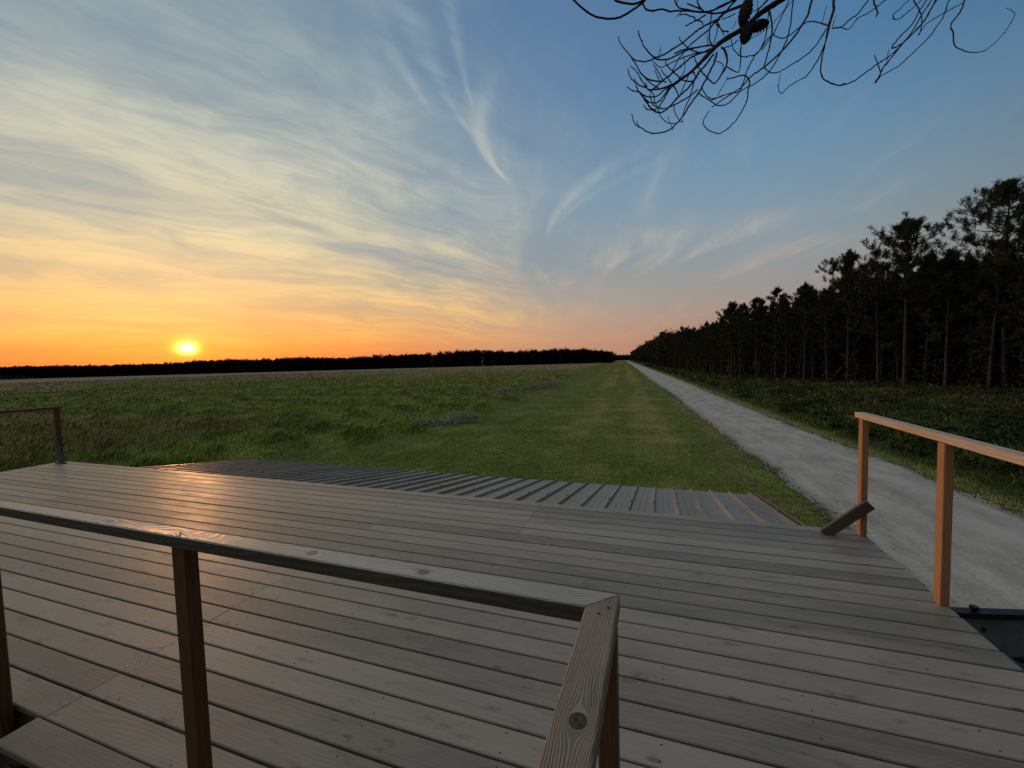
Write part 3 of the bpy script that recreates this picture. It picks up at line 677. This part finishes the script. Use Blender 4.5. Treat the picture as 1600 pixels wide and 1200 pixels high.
# ------------------------------------------------------------------ pines
def shoot_needles(tips, dirs, r, n, L, w):
    """needle tufts: thin quads radiating from each tip, biased up and outwards"""
    m_ = len(tips); d = r.normal(size=(m_, n, 3)); d /= np.linalg.norm(d, axis=2)[..., None]
    d = d*.85+dirs[:, None]*.75; d[..., 2] += .35; d /= np.linalg.norm(d, axis=2)[..., None]
    base = tips[:, None]-dirs[:, None]*(r.random((m_, n, 1))*L*1.3)
    ln = L*r.uniform(.6, 1.25, (m_, n, 1)); s = np.cross(d, r.normal(size=(m_, n, 3))); s /= np.linalg.norm(s, axis=2)[..., None]; s = s*w/2
    V = np.stack([base-s*.5, base+d*ln*.55-s, base+d*ln, base+d*ln*.5+s], 2)
    return V.reshape(-1, 3)
def make_pine(seed, H, cw, base=.5, nl=26, shoots=9, n=22, L=.42, w=.05, lean=(0, 0), flat=0.):
    r = np.random.default_rng(seed); Vs = []; Fs = []; b = 0
    def addt(p, rad, k):
        nonlocal b
        v, f = tube(p, rad, k); Vs.append(v); Fs.append(f+b); b += len(v)
    tz = np.linspace(0, 1, 9); bend = r.normal(0, .12, 2)
    TP = np.stack([lean[0]*tz*H+bend[0]*np.sin(tz*3.)*H*.06, lean[1]*tz*H+bend[1]*np.sin(tz*2.5)*H*.06, tz*H*.97-.05], -1)
    addt(TP, np.interp(tz, [0, .05, .5, 1], [.24, .19, .13, .03])*H/18, 8)
    at = lambda f: np.array([np.interp(f, tz, TP[:, i]) for i in range(3)])
    tips = []; dirs = []
    for i in range(nl):
        f = base+(1-base)*((i+r.random()*.6)/nl)**.9; a = i*2.4+r.normal(0, .5)
        prof = math.sin(min(1., (f-base)/(1-base)*.75+.28)*math.pi)**.6*(1 if f < .9 else .7)
        ln = cw*.5*prof*r.uniform(.65, 1.15); up = .15+.8*(f-base)/(1-base)+r.normal(0, .12)
        if f < base+.1 and r.random() < .3: ln *= .5
        p0 = at(f*.985); dr = np.array([math.cos(a), math.sin(a), 0.]); pts = [p0]
        for s in (.35, .7, 1.): pts.append(p0+dr*ln*s+np.array([r.normal(0, .12), r.normal(0, .12), ln*(up*s*s*.75+.10*s)+r.normal(0, .08)]))
        addt(pts, [.05*H/18, .035*H/18, .022, .012], 4); pts = np.array(pts)
        for k in range(shoots):
            s = r.uniform(.30, 1.05); p = np.array([np.interp(s, [0, .35, .7, 1.], pts[:, j]) for j in range(3)])
            off = r.normal(0, 1, 3); off[2] = abs(off[2])*.75+.1; off *= .32*(.5+ln*.16)*H/18; tp = p+off+dr*.1
            if k % 2 == 0: addt([p, (p+tp)/2+r.normal(0, .04, 3), tp], [.016, .012, .007], 3)
            tips.append(tp); dd = off/np.linalg.norm(off)*.6+dr*.25+np.array([0, 0, .75]); dirs.append(dd/np.linalg.norm(dd))
    for k in range(6):                        # leading candles
        a = r.uniform(0, 6.3); rr = r.uniform(0, .5); tp = at(.97)+np.array([math.cos(a)*rr, math.sin(a)*rr, r.uniform(.1, .75)-rr*.4]); tips.append(tp); dirs.append(np.array([math.cos(a)*.2, math.sin(a)*.2, .96]))
        addt([at(.95), (at(.95)+tp)/2, tp], [.03, .02, .01], 3)
    # bare dead lower branches
    for k in range(12):
        f = r.uniform(.16, base); a = r.uniform(0, 6.3); ln = r.uniform(.5, 1.8); p0 = at(f); d = np.array([math.cos(a), math.sin(a), r.normal(-.05, .25)])
        addt([p0, p0+d*ln*.5+r.normal(0, .06, 3), p0+d*ln+r.normal(0, .12, 3)], [.022, .014, .006], 3)
    NV = shoot_needles(np.array(tips), np.array(dirs), r, n, L*H/18, w)
    return (np.concatenate(Vs), np.concatenate(Fs)), (NV, np.arange(len(NV)).reshape(-1, 4))
def pine_obj(src, x, y, rz, sc, label, group=None, name='pine_tree'):
    """src = (trunk mesh, crown mesh)"""
    t = empty(name, (x, y, 0)); t.rotation_euler = (0, 0, rz); t.scale = (sc, sc, sc)
    tag(t, label, 'pine tree', group)
    for nm, me in zip(('trunk', 'crown'), src):
        if me is None: continue
        o = bpy.data.objects.new(nm, me); COL.objects.link(o); o.parent = t
    return t
def pine_src(*a, bark='bark', crown=True, **k):
    (tv, tf), (nv, nf) = make_pine(*a, **k)
    t = mesh_np('trunk', tv, tf, M[bark], smooth=True); me1 = t.data; bpy.data.objects.remove(t)
    if not crown: return (me1, None)
    c = mesh_np('crown', nv, nf, M['needle']); me2 = c.data; bpy.data.objects.remove(c); return (me1, me2)

def img_ground(px, py):
    d = ray(px, py); t = -CAM[2]/d[2]; return CAM[0]+d[0]*t, CAM[1]+d[1]*t
hero = [  # x, y, height, crown width, base, limbs, label
    (26.3, 59.6, 19.3, 8.4, .52, 40, 'tall pine with a broad rounded crown, second tall one from the right edge'),
    (33.4, 57.0, 21.5, 10.5, .46, 46, 'tallest pine with a tapering open crown at the right edge of the photo'),
    (23.2, 66.0, 17.6, 6.6, .50, 34, 'slim tall pine with sky showing through its crown, left of the broad one'),
    (19.9, 71.5, 14.6, 6.4, .42, 30, 'pine with a dense jagged crown, lower than the slim pine on its right'),
    (15.6, 80.5, 14.2, 6.0, .40, 28, 'medium pine with a peaked crown midway along the forest edge'),
    (13.0, 88., 14.4, 5.6, .42, 28, 'medium pine with twin spiky tops midway along the forest edge'),
    (37.5, 50.5, 20.0, 8.5, .40, 36, 'pine cut by the right side of the photo, dark and close to the track'),
    (29.0, 61.5, 15.5, 6.5, .34, 30, 'shorter dense pine filling the gap between the two tallest crowns'),
]
def build_forest():
    r = np.random.default_rng(77)
    for i, (x, y, H, cw, base, nl, lab) in enumerate(hero):
        src = pine_src(200+i, H, cw, base=base, nl=int(nl*1.25), shoots=12, n=40, L=.44, w=.046)
        pine_obj(src, x, y, r.uniform(0, 6.3), 1., lab, 'pines along the forest edge')
    # leaning pale dead trunks between the others
    for i, (px, py, qx, qy, lab) in enumerate(((1292, 598, 1334, 552, 'thin pale dead trunk leaning right at the front of the forest'), (1472, 601, 1512, 548, 'pale bare trunk leaning right below the broad crowned pine'),
                                          (1120, 583, 1150, 545, 'thin bare trunk leaning right far along the forest edge'), (1222, 594, 1236, 556, 'slightly leaning grey bare trunk near the middle of the forest edge'))):
        x, y = img_ground(px, py); D = np.dot(np.array([x, y, 0])-CAM, CF); d = ray(qx, qy); P2 = CAM+d*D
        t = empty('leaning_trunk', (x, y, 0)); tag(t, lab, 'dead tree', 'leaning bare trunks at the forest edge')
        v = P2-np.array([x, y, 0]); k = np.linspace(0, 1.25, 7)[:, None]; pts = k*v[None]+np.sin(k*4)*np.array([.12, .05, 0]); pts[0, 2] = -.05
        V1, F1 = tube(pts, np.linspace(.11, .035, 7), 7); Vs, Fs, b = [V1], [F1], len(V1)
        for q in range(7):
            f = r.uniform(.4, 1.2); p0 = v*f; dd = r.normal(size=3); dd[2] = abs(dd[2])*.5; V2, F2 = tube([p0, p0+dd*.35, p0+dd*.8+r.normal(0, .1, 3)], [.025, .015, .006], 4); Vs.append(V2); Fs.append(F2+b); b += len(V2)
        mesh_np('trunk', np.concatenate(Vs), np.concatenate(Fs), M['pale_bark'], t, smooth=True)
    variants = [pine_src(300+i, 14.5, [5.2, 6.2, 5.6, 4.6, 6.6, 5.4][i], base=[.26, .33, .24, .36, .29, .22][i], nl=29, shoots=9, n=26, L=.52, w=.07, lean=(r.normal(0, .05), r.normal(0, .05))) for i in range(6)]
    pts = []
    def front(y): return float(road_r(y))+np.interp(y, [20, 45, 54, 60, 71, 83, 133, 170, 600], [33, 28, 25., 20., 14.8, 10.0, 7.2, 6.4, 6.0])
    tries = 0
    while len(pts) < 268 and tries < 60000:
        tries += 1; y = 38+130*r.random()**1.15; dep = 26*r.random()**1.5; x = front(y)+dep+.8
        if x > 62 or (y < 48 and x < 36): continue
        if math.atan2(x, y) > R(36): continue
        if any((x-a)**2+(y-b)**2 < (2.1 if y < 100 else 2.6)**2 for a, b in pts): continue
        if any((x-h[0])**2+(y-h[1])**2 < 2.2**2 for h in hero): continue
        pts.append((x, y))
    for x, y in pts:
        dep = x-front(y); s = r.uniform(.82, 1.04)*(1.0 if y < 95 else .95)
        s *= np.interp(y, [40, 66, 84, 100], [1.20, 1.10, .97, .95])
        pine_obj(variants[r.integers(6)], x, y, r.uniform(0, 6.3), s, 'dark slender pine in the packed forest edge right of the track', 'packed pines right of the track')
    # the rest of the wood, beyond: one mass
    V, F, b = [], [], 0
    def tree(x, y, H, cw, n, leaf, base, nc=9):
        nonlocal b
        tv, tf = tube([(x, y, -.1), (x+r.normal(0, .1), y, H*.5), (x+r.normal(0, .2), y, H*.93)], [.15, .11, .04], 4); V.append(tv); F.append(tf+b); b += len(tv)
        cz = base+(1-base)*r.random(nc)**.8; ang = r.uniform(0, 6.3, nc); rr = cw*.5*np.sin(np.clip((cz-base)/(1-base)*.8+.18, 0, 1)*np.pi)**.7*r.uniform(.3, .95, nc)
        C = np.stack([x+np.cos(ang)*rr, y+np.sin(ang)*rr, cz*H], -1); C[0] = (x, y, H*.96)
        idx = r.integers(0, nc, n); p = C[idx]+r.normal(0, 1, (n, 3))*np.array([cw*.17, cw*.17, H*.055])
        a = r.normal(size=(n, 3)); a[:, 2] = np.abs(a[:, 2])+.4; a /= np.linalg.norm(a, axis=1)[:, None]; q = np.cross(a, r.normal(size=(n, 3))); q /= np.linalg.norm(q, axis=1)[:, None]; s = leaf*r.uniform(.6, 1.4, n)[:, None]
        v = np.stack([p-a*s*.6, p+q*s*.3, p+a*s, p-q*s*.3], 1).reshape(-1, 3); V.append(v); F.append(np.arange(len(v)).reshape(-1, 4)+b); b += len(v)
    for i in range(1500):
        y = 120+760*r.random()**1.5; dep = 42*r.random()**1.3
        if y < 175: dep = 16+26*r.random()
        x = front(y)+dep; tree(x, y, r.uniform(12.2, 14.6)*(1+.1*(y > 300)), r.uniform(4.2, 5.6), int(np.clip(30000/y, 60, 190)), .45+y*.0012, .34)
    for i in range(520):                 # deep interior behind the individual trees
        y = r.uniform(34, 175); x = front(y)+r.uniform(24, 62)
        tree(x, y, r.uniform(11.5, 14.5), r.uniform(4.5, 6), 170, .55, .22)
    tag(mesh_np('forest', np.concatenate(V), np.concatenate(F), M['needle_far']), 'mass of dark pines behind the forest edge right of the track, running to the horizon', 'forest', kind='stuff')
    # low understorey inside the wood
    out = []
    for i in range(1500):
        y = 40+230*r.random()**1.4; x = front(y)+r.uniform(1.5, 30); h = r.uniform(1.2, 6.5); out.append(leaf_cloud(x, y, 0, r.uniform(.7, 1.6), h, 80, .16+y*.0011, r))
    VV = np.concatenate(out).reshape(-1, 3)
    tag(mesh_np('understorey', VV, np.arange(len(VV)).reshape(-1, 4), M['under_leaf']), 'dim brown shrubs and saplings under the pines right of the track', 'undergrowth', kind='stuff')
    # far wood across the field
    V, F, b = [], [], 0
    line = [(-1900, 40), (-1500, 150), (-1000, 265), (-760, 300), (-640, 335), (-520, 372), (-462, 388), (-330, 425), (-190, 445), (-95, 466), (-52, 474)]
    L = np.array(line, float); seg = np.hypot(*np.diff(L, axis=0).T); cum = np.r_[0, np.cumsum(seg)]
    for i in range(5200):
        s = cum[-1]*r.random(); x = np.interp(s, cum, L[:, 0]); y = np.interp(s, cum, L[:, 1])+70*r.random()**1.3
        far = x < -470; H = (r.uniform(12.5, 14.5) if far else r.uniform(13.6, 16.2))*(1.0 if x < -150 else 1.05)
        if not far and x > -75: H *= np.interp(x, [-75, -52], [1., .82])
        H += 1.3*math.sin(x*.021)+.9*math.sin(x*.057+1)+(1.6 if r.random() < .06 else 0)
        tree(x, y, H, r.uniform(5, 8.5), 115, 1.35, .0, 30)
    for i in range(500):
        tree(r.uniform(-420, 60), r.uniform(1150, 1300), r.uniform(11, 14), 8, 60, 3., .0, 12)
    tag(mesh_np('forest', np.concatenate(V), np.concatenate(F), M['wood_far']), 'long low dark line of pine wood across the far side of the field', 'forest', kind='stuff')
    # reed and scrub strip at its foot on the left
    out = []
    for i in range(1500):
        s = cum[-1]*.63*r.random(); x = np.interp(s, cum, L[:, 0]); y = np.interp(s, cum, L[:, 1])-r.uniform(2, 40); out.append(leaf_cloud(x, y, 0, r.uniform(2, 5), r.uniform(2.6, 5.), 46, 1.0, r))
    VV = np.concatenate(out).reshape(-1, 3)
    tag(mesh_np('scrub', VV, np.arange(len(VV)).reshape(-1, 4), M['reed']), 'brown scrub strip in front of the far wood on the left', 'scrub', kind='stuff')
M['under_leaf'] = needles('understorey_leaves', (.024, .026, .014), (.046, .040, .020), (.062, .036, .018))
M['reed'] = needles('scrub_far', (.035, .027, .018), (.06, .042, .026), (.07, .04, .025))
build_forest()

# ------------------------------------------------------------------ bare pine branch with cones overhead
A_, B_, C_, D_, E_, F_ = ((960, 0, .125), (960, 100, .125), (1120, 0, .125), (1120, 80, .125), (1300, 0, .1875), (880, 0, .125))
CUR = [  # (frame, points, width px at start, at end)
 (F_, '135,0 270,125 410,210 640,232 800,170 980,45 1040,-20', 2.2, 3.4), (F_, '640,-10 720,28 880,52 960,25 1000,-10', 2.6, 3.), (F_, '985,30 1060,130 1240,118 1320,140 1500,135 1740,150', 2.4, 2.4),
 (A_, '900,130 1080,150 1230,130 1440,30 1530,-20', 2.4, 4.), (A_, '1120,150 1250,170 1400,140 1700,20', 2.4, 3.2), (A_, '910,45 1050,100 1130,150', 1.8, 2.2), (A_, '1030,-10 1070,90 1130,150', 2, 2.2),
 (A_, '750,-10 800,90 850,110 1000,140', 1.8, 2.2), (A_, '800,-5 780,60 800,95', 1.2, 1.3), (A_, '835,120 820,180 775,205', 1.2, 1.), (A_, '820,185 890,180 950,205 990,210 1020,250 1085,265 1105,310', 1.6, 2.),
 (A_, '890,325 1020,255 1140,190', 1.8, 2.2), (A_, '295,385 340,520 400,620 500,715 600,690 720,620 880,510 1010,400 1130,320 1290,240 1380,160 1540,-20', 1.5, 3.4), (A_, '910,600 1040,480 1190,360 1300,230 1400,150 1700,50', 1.8, 3.),
 (A_, '50,455 70,530 150,640 250,745 360,770 440,755 520,715', 1.2, 1.9), (A_, '490,710 530,740 650,745 780,690 880,640 1000,600 1160,570 1250,570', 1.7, 2.4), (A_, '755,665 880,620 1000,600', 2.2, 2.2),
 (A_, '815,460 830,510 920,600 1020,645 1220,655', 1.2, 2.), (A_, '575,590 575,650 550,700', .8, 1.2), (A_, '1220,560 1190,500 1190,380 1210,230 1215,150', 2.2, 2.), (A_, '1240,540 1290,350 1240,250', 1.5, 1.5),
 (A_, '1430,400 1370,390 1310,340 1290,280 1320,220', 2., 1.8), (A_, '1260,260 1300,300 1370,440', 1.5, 1.6), (A_, '1160,420 1165,560', 1., 1.4),
 (B_, '390,230 400,290 430,320 480,315 520,280 640,180 860,0 960,-80 1090,-140 1240,-200', 1.4, 2.6), (B_, '470,320 560,315 640,290 720,260 840,180 980,90', 1.8, 3.4),
 (B_, '155,290 240,340 310,350 380,450 440,530 500,590 560,610 620,590 700,520 780,430 900,320 980,220 1060,100 1150,0 1240,-120', 1.2, 2.8), (B_, '220,620 230,670 250,735 320,795 420,850 500,870 650,840 740,780 850,660 950,500 1060,350 1150,180 1240,0 1280,-140', 1.1, 3.),
 (B_, '320,800 290,750 275,705', 1.2, .8), (B_, '1050,100 1000,210 950,400 880,560 850,660', 2., 1.3), (B_, '1040,320 920,420 740,515 640,555 560,550 500,520 470,480 440,380', 2., 1.2), (B_, '170,60 200,170 280,240 340,280 400,290', 1.2, 1.7),
 (B_, '200,30 280,100 350,220 400,300', 1.1, 1.6), (A_, '210,720 260,790 330,910 400,980 500,1010 600,1015', 1.4, 2.), (B_, '250,180 270,250 300,340 400,455 440,540 550,610', 1.1, 1.8), (B_, '310,345 380,400 450,415 540,395 640,310 720,250', 1.5, 1.8),
 (B_, '400,460 480,490 560,465 620,390 690,290', 1.5, 2.), (B_, '365,510 400,560 460,575 540,550 600,470 700,300 840,190', 1.2, 2.2), (B_, '550,560 560,620 620,700 680,740 770,740', 1.2, 1.2), (B_, '670,655 680,700 720,790 730,830', .9, 1.),
 (B_, '740,500 750,580 790,670 830,720 855,725 850,690', 1.4, 1.), (A_, '640,745 660,820 760,920 840,990 900,1015 980,1020', 1.4, 2.), (B_, '985,80 1000,130 1040,180', 1.8, 1.4), (B_, '730,270 770,320 800,400', 1.8, 1.6),
 (A_, '485,805 560,920 610,1010 650,1025', 1.2, 1.6), (B_, '500,70 560,200', .9, 1.2), (B_, '585,60 600,100 680,190 710,240', 1., 1.6), (B_, '380,170 450,240 550,300', 1., 1.5), (B_, '430,330 490,380 505,480 540,540', 1.5, 1.1), (B_, '820,400 900,200 950,100', 1.4, 1.6),
 (A_, '480,765 570,840 700,790 860,720 1000,670 1090,660', 1., 1.8), (A_, '691,960 800,740 880,640', 1.3, 1.5), (A_, '860,700 880,800 870,900 820,970', .9, 1.2), (A_, '1000,720 1030,800 1080,880 1150,960 1240,1040 1300,990 1390,830 1410,740 1370,620 1340,590', 1.3, 2.8),
 (A_, '1400,830 1540,905 1570,830 1580,700 1590,540', 1.4, 1.2), (A_, '1265,760 1350,800 1365,860', 1.2, 1.2), (C_, '180,480 200,600 300,705 400,700 480,680 560,600 640,480 690,440', 1.3, 1.8), (A_, '1370,600 1480,560 1540,500', 1.5, 1.4),
 (C_, '-60,1340 260,1120 300,1100 420,960 580,850 800,650 960,470 1080,290 1150,150 1190,-10', 1.6, 4.), (C_, '650,110 680,250 690,430 640,650 590,830', 3., 1.8), (C_, '650,150 610,460 540,620 490,680 400,830 360,940 300,1120 200,1240 100,1310 0,1320', 1.8, 1.8),
 (B_, '1290,520 1150,430 1060,370', 1.6, 1.6), (C_, '-80,1260 60,1200 180,1165 260,1150 390,1090 500,1030 660,890 790,680 880,470 920,300 960,-10', 1.4, 2.2), (B_, '1340,405 1200,435 1130,370 1090,290', 1.8, 1.4),
 (C_, '910,-10 820,190 720,400 690,450 560,630', 2.2, 1.5), (C_, '950,10 780,200 690,310 600,380 400,500', 1.3, 1.1), (C_, '690,430 790,475 880,460 1000,370 1080,300 1200,265 1320,300 1380,320', 1.6, 1.9),
 (C_, '1460,-10 1460,120 1400,330', 3.6, 4.), (C_, '1404,320 1390,370 1330,600 1220,820 1110,960 1050,990 900,1080 830,1155 780,1150 770,1060 800,910', 2.2, .9), (C_, '1395,335 1370,370 1220,590 1050,740 960,790 820,880 680,910 580,840', 2., 1.5), (C_, '1404,330 1400,370 1330,650 1300,860 1320,960 1380,1020 1520,1065 1600,1045', 1.9, 1.9),
 (E_, '0,695 60,710 150,690 220,650 350,550 500,450 620,330 750,200 830,70 870,-10', 1.9, 1.8), (C_, '1375,70 1330,230 1325,300', .8, 1.1), (C_, '1490,200 1440,340', .8, 1.2), (E_, '0,235 75,225 150,160 220,110 310,-5', 1.8, 2.), (E_, '75,230 140,240 200,170 215,150', 1.4, 1.2), (E_, '205,155 330,90 450,-5', 1.4, 1.8),
 (E_, '345,0 365,60 380,100 370,135', 2.6, 2.), (E_, '640,0 560,80 510,125 520,160 570,150 680,60 750,-5', 1.3, 1.4), (E_, '680,-5 730,90 750,170 735,270 715,295', 2.4, 1.2), (E_, '790,-5 720,110 660,210 580,290 520,360 500,400 540,390 650,290 830,-5', 1.8, 1.8),
 (E_, '880,-10 760,180 640,310 560,400 480,500 420,580 385,655', 1.8, 2.), (E_, '402,630 360,690', 2.6, 3.6), (E_, '980,-5 930,130 860,240 780,340 620,490 540,560 400,635', 2., 1.5), (E_, '1110,-10 1080,80 990,210 1010,270 1020,370 1080,415 1170,437 1290,410 1430,280 1520,135 1500,90 1450,65', 3., .8),
 (E_, '1090,25 950,100 800,190 740,260 715,295', 1.6, 1.1), (E_, '355,460 380,530 405,600', 1.2, 1.6), (E_, '475,410 455,510 410,590', .9, 1.3), (D_, '400,340 410,400 390,480 380,590 330,720 200,910 60,1020 -20,1020 -100,990 -160,930 -165,860 -95,750', 2.2, 1.4),
 (D_, '130,350 250,320 340,300 400,340', 1.8, 2.2), (D_, '125,320 125,350 50,480 10,560', .8, 1.1), (C_, '0,100 110,50 220,-10', 3.2, 3.4), (C_, '60,240 150,210 230,170', 1.3, 1.6), (C_, '420,150 500,120 590,50 650,-10', 1.5, 2.), (C_, '460,220 540,100 640,-10', 1.9, 2.2), (C_, '510,-5 520,150', 1., 1.),
 (C_, '200,360 240,260', 1., 1.2), (C_, '110,830 170,860 260,905 290,850 300,700 290,640 310,540', 1.3, 1.2), (C_, '90,600 130,700 115,830 50,950', 2., 1.6), (A_, '1380,520 1500,440 1590,400', 1.8, 2.4),
]
D0 = 2.25
def build_branch():
    g = tag(empty('pine_branch_tree', (5.6, .4, 0)), 'bare pine with curling twigs and dark cones hanging into the top right of the photo', 'pine tree'); g.name = 'pine_tree'
    off = Vector((-5.6, -.4, 0)); r = np.random.default_rng(9); Vs, Fs, b = [], [], 0
    def dep(x, y, ph): return D0+.14*math.sin(x*.017+.5)+.12*math.sin(y*.031+1+x*.006)+.0009*(x-1230)
    def P3(x, y, ph): return CAM+ray(x, y)*dep(x, y, ph)
    cnt = 0
    for fr, s, w0, w1 in CUR:
        pts = [tuple(map(float, q.split(','))) for q in s.split()]; pts = [(fr[0]+px*fr[2], fr[1]+py*fr[2]) for px, py in pts]
        ph = r.normal(0, .35)
        # shoots that leave the picture at the top carry on up to the bough above
        for end in (0, -1):
            if pts[end][1] < 1.5:
                q = pts[end]; n = pts[1] if end == 0 else pts[-2]; tx, ty = q[0]-n[0], q[1]-n[1]; l = math.hypot(tx, ty)+1e-6
                ex = [(q[0]+tx/l*25+8, q[1]-22), (q[0]+tx/l*40+38, q[1]-55), (q[0]+tx/l*40+80, -92-.05*(1500-q[0])*0)]
                pts = ex[::-1]+pts if end == 0 else pts+ex
        sp = smooth_path(pts, 5); sp[1:-1] += r.normal(0, .28, sp[1:-1].shape)
        P = np.array([P3(x, y, ph) for x, y in sp])
        w = np.linspace(w0, w1, len(P))*1.02; rad = w/2/FPX*D0
        v, f = tube(P, rad, 5); Vs.append(v); Fs.append(f+b); b += len(v)
        for q in range(1, len(P)-1):             # tiny buds and knobs where needles once sat
            if r.random() < .16:
                c = P[q]; d = r.normal(size=3); d /= np.linalg.norm(d); v, f = tube([c, c+d*.004, c+d*.0075], [rad[q]*1.2, rad[q]*1.0, .0004], 4); Vs.append(v); Fs.append(f+b); b += len(v)
    mesh = mesh_np('twigs', np.concatenate(Vs), np.concatenate(Fs), M['twig'], g, smooth=True); mesh.location = off
    # boughs and trunk (the trunk stands beyond the right side of the picture)
    Vs, Fs, b = [], [], 0
    bough = [(1052, 134), (1080, 112), (1100, 92), (1117, 74), (1132, 62), (1165, 42), (1183, 25), (1201, 12), (1224, -3), (1300, -60), (1400, -110), (1560, -190), (1900, -330)]
    Pb = [P3(x, y, 0) for x, y in bough]; Pb = smooth_path(Pb+[np.array([4.2, 1.9, 6.6]), np.array([5.6, .4, 6.3])], 5)
    wid = np.interp(np.arange(len(Pb)), [0, 10, 18, 35, 45, 60, 70], [2., 5.5, 7., 9., 11., 20., 30.])*1.0
    v, f = tube(Pb, wid/2/FPX*D0*(1+.10*np.sin(np.arange(len(Pb))*1.9)), 8); Vs.append(v); Fs.append(f+b); b += len(v)
    P2 = smooth_path([P3(x, y, 0) for x, y in ((900, -96), (1000, -92), (1150, -95), (1300, -90), (1480, -100), (1640, -205))], 5)
    v, f = tube(P2, np.linspace(3, 10, len(P2))/2/FPX*D0, 7); Vs.append(v); Fs.append(f+b); b += len(v)
    k = np.linspace(0, 1, 14); tr = np.stack([5.6+.12*np.sin(k*5), .4+.1*np.sin(k*4), k*13-.1], -1); v, f = tube(tr, np.interp(k, [0, .05, 1], [.24, .19, .10]), 12); Vs.append(v); Fs.append(f+b); b += len(v)
    o = mesh_np('trunk', np.concatenate(Vs), np.concatenate(Fs), M['twig'], g, smooth=True); o.location = off
    def cone(p0, p1, wpx):
        a = P3(*p0, 0); c = P3(*p1, 0); a = a-CF*.02; c = c-CF*.02; ax = (c-a); Lc = np.linalg.norm(ax); ax /= Lc
        s = np.cross(ax, CF); s /= np.linalg.norm(s); t = np.cross(ax, s); R0 = wpx/2/FPX*D0; V, F, n = [], [], 0
        ks = np.linspace(0, 1, 9); core = a+ax*Lc*ks[:, None]; v, f = tube(core, R0*.80*np.sin(np.clip(ks*.86+.07, 0, 1)*math.pi)**.6, 10); V.append(v); F.append(f); n = len(v)
        N = 110
        for i in range(N):
            z = (i+.5)/N; th = i*2.39996; rr = R0*.84*math.sin(min(1, z*.86+.08)*math.pi)**.55; o = s*math.cos(th)+t*math.sin(th); tg = -s*math.sin(th)+t*math.cos(th)
            c0 = a+ax*Lc*z+o*rr*.8; w_ = R0*.22; hh = Lc*.05
            tip = a+ax*Lc*(z+.035)+o*rr*1.17
            v = np.array([c0-tg*w_-ax*hh, c0+tg*w_-ax*hh, c0+tg*w_*1.1+ax*hh, c0-tg*w_*1.1+ax*hh, tip]); V.append(v)
            F.append(np.array([[0, 1, 4, 4], [1, 2, 4, 4], [2, 3, 4, 4], [3, 0, 4, 4]])+n); n += 5
        V = np.concatenate(V); F = np.concatenate(F); me = bpy.data.meshes.new('pine_cone'); me.from_pydata(V.tolist(), [], [tuple(dict.fromkeys(q)) for q in F.tolist()]); me.materials.append(M['cone'])
        o = bpy.data.objects.new('pine_cone', me); COL.objects.link(o); o.parent = g; o.location = off
    cone((1167, 4), (1157, 42), 22); cone((1166, 44), (1160, 69), 20.5); cone((1168, 50), (1195, 41), 19)
build_branch()
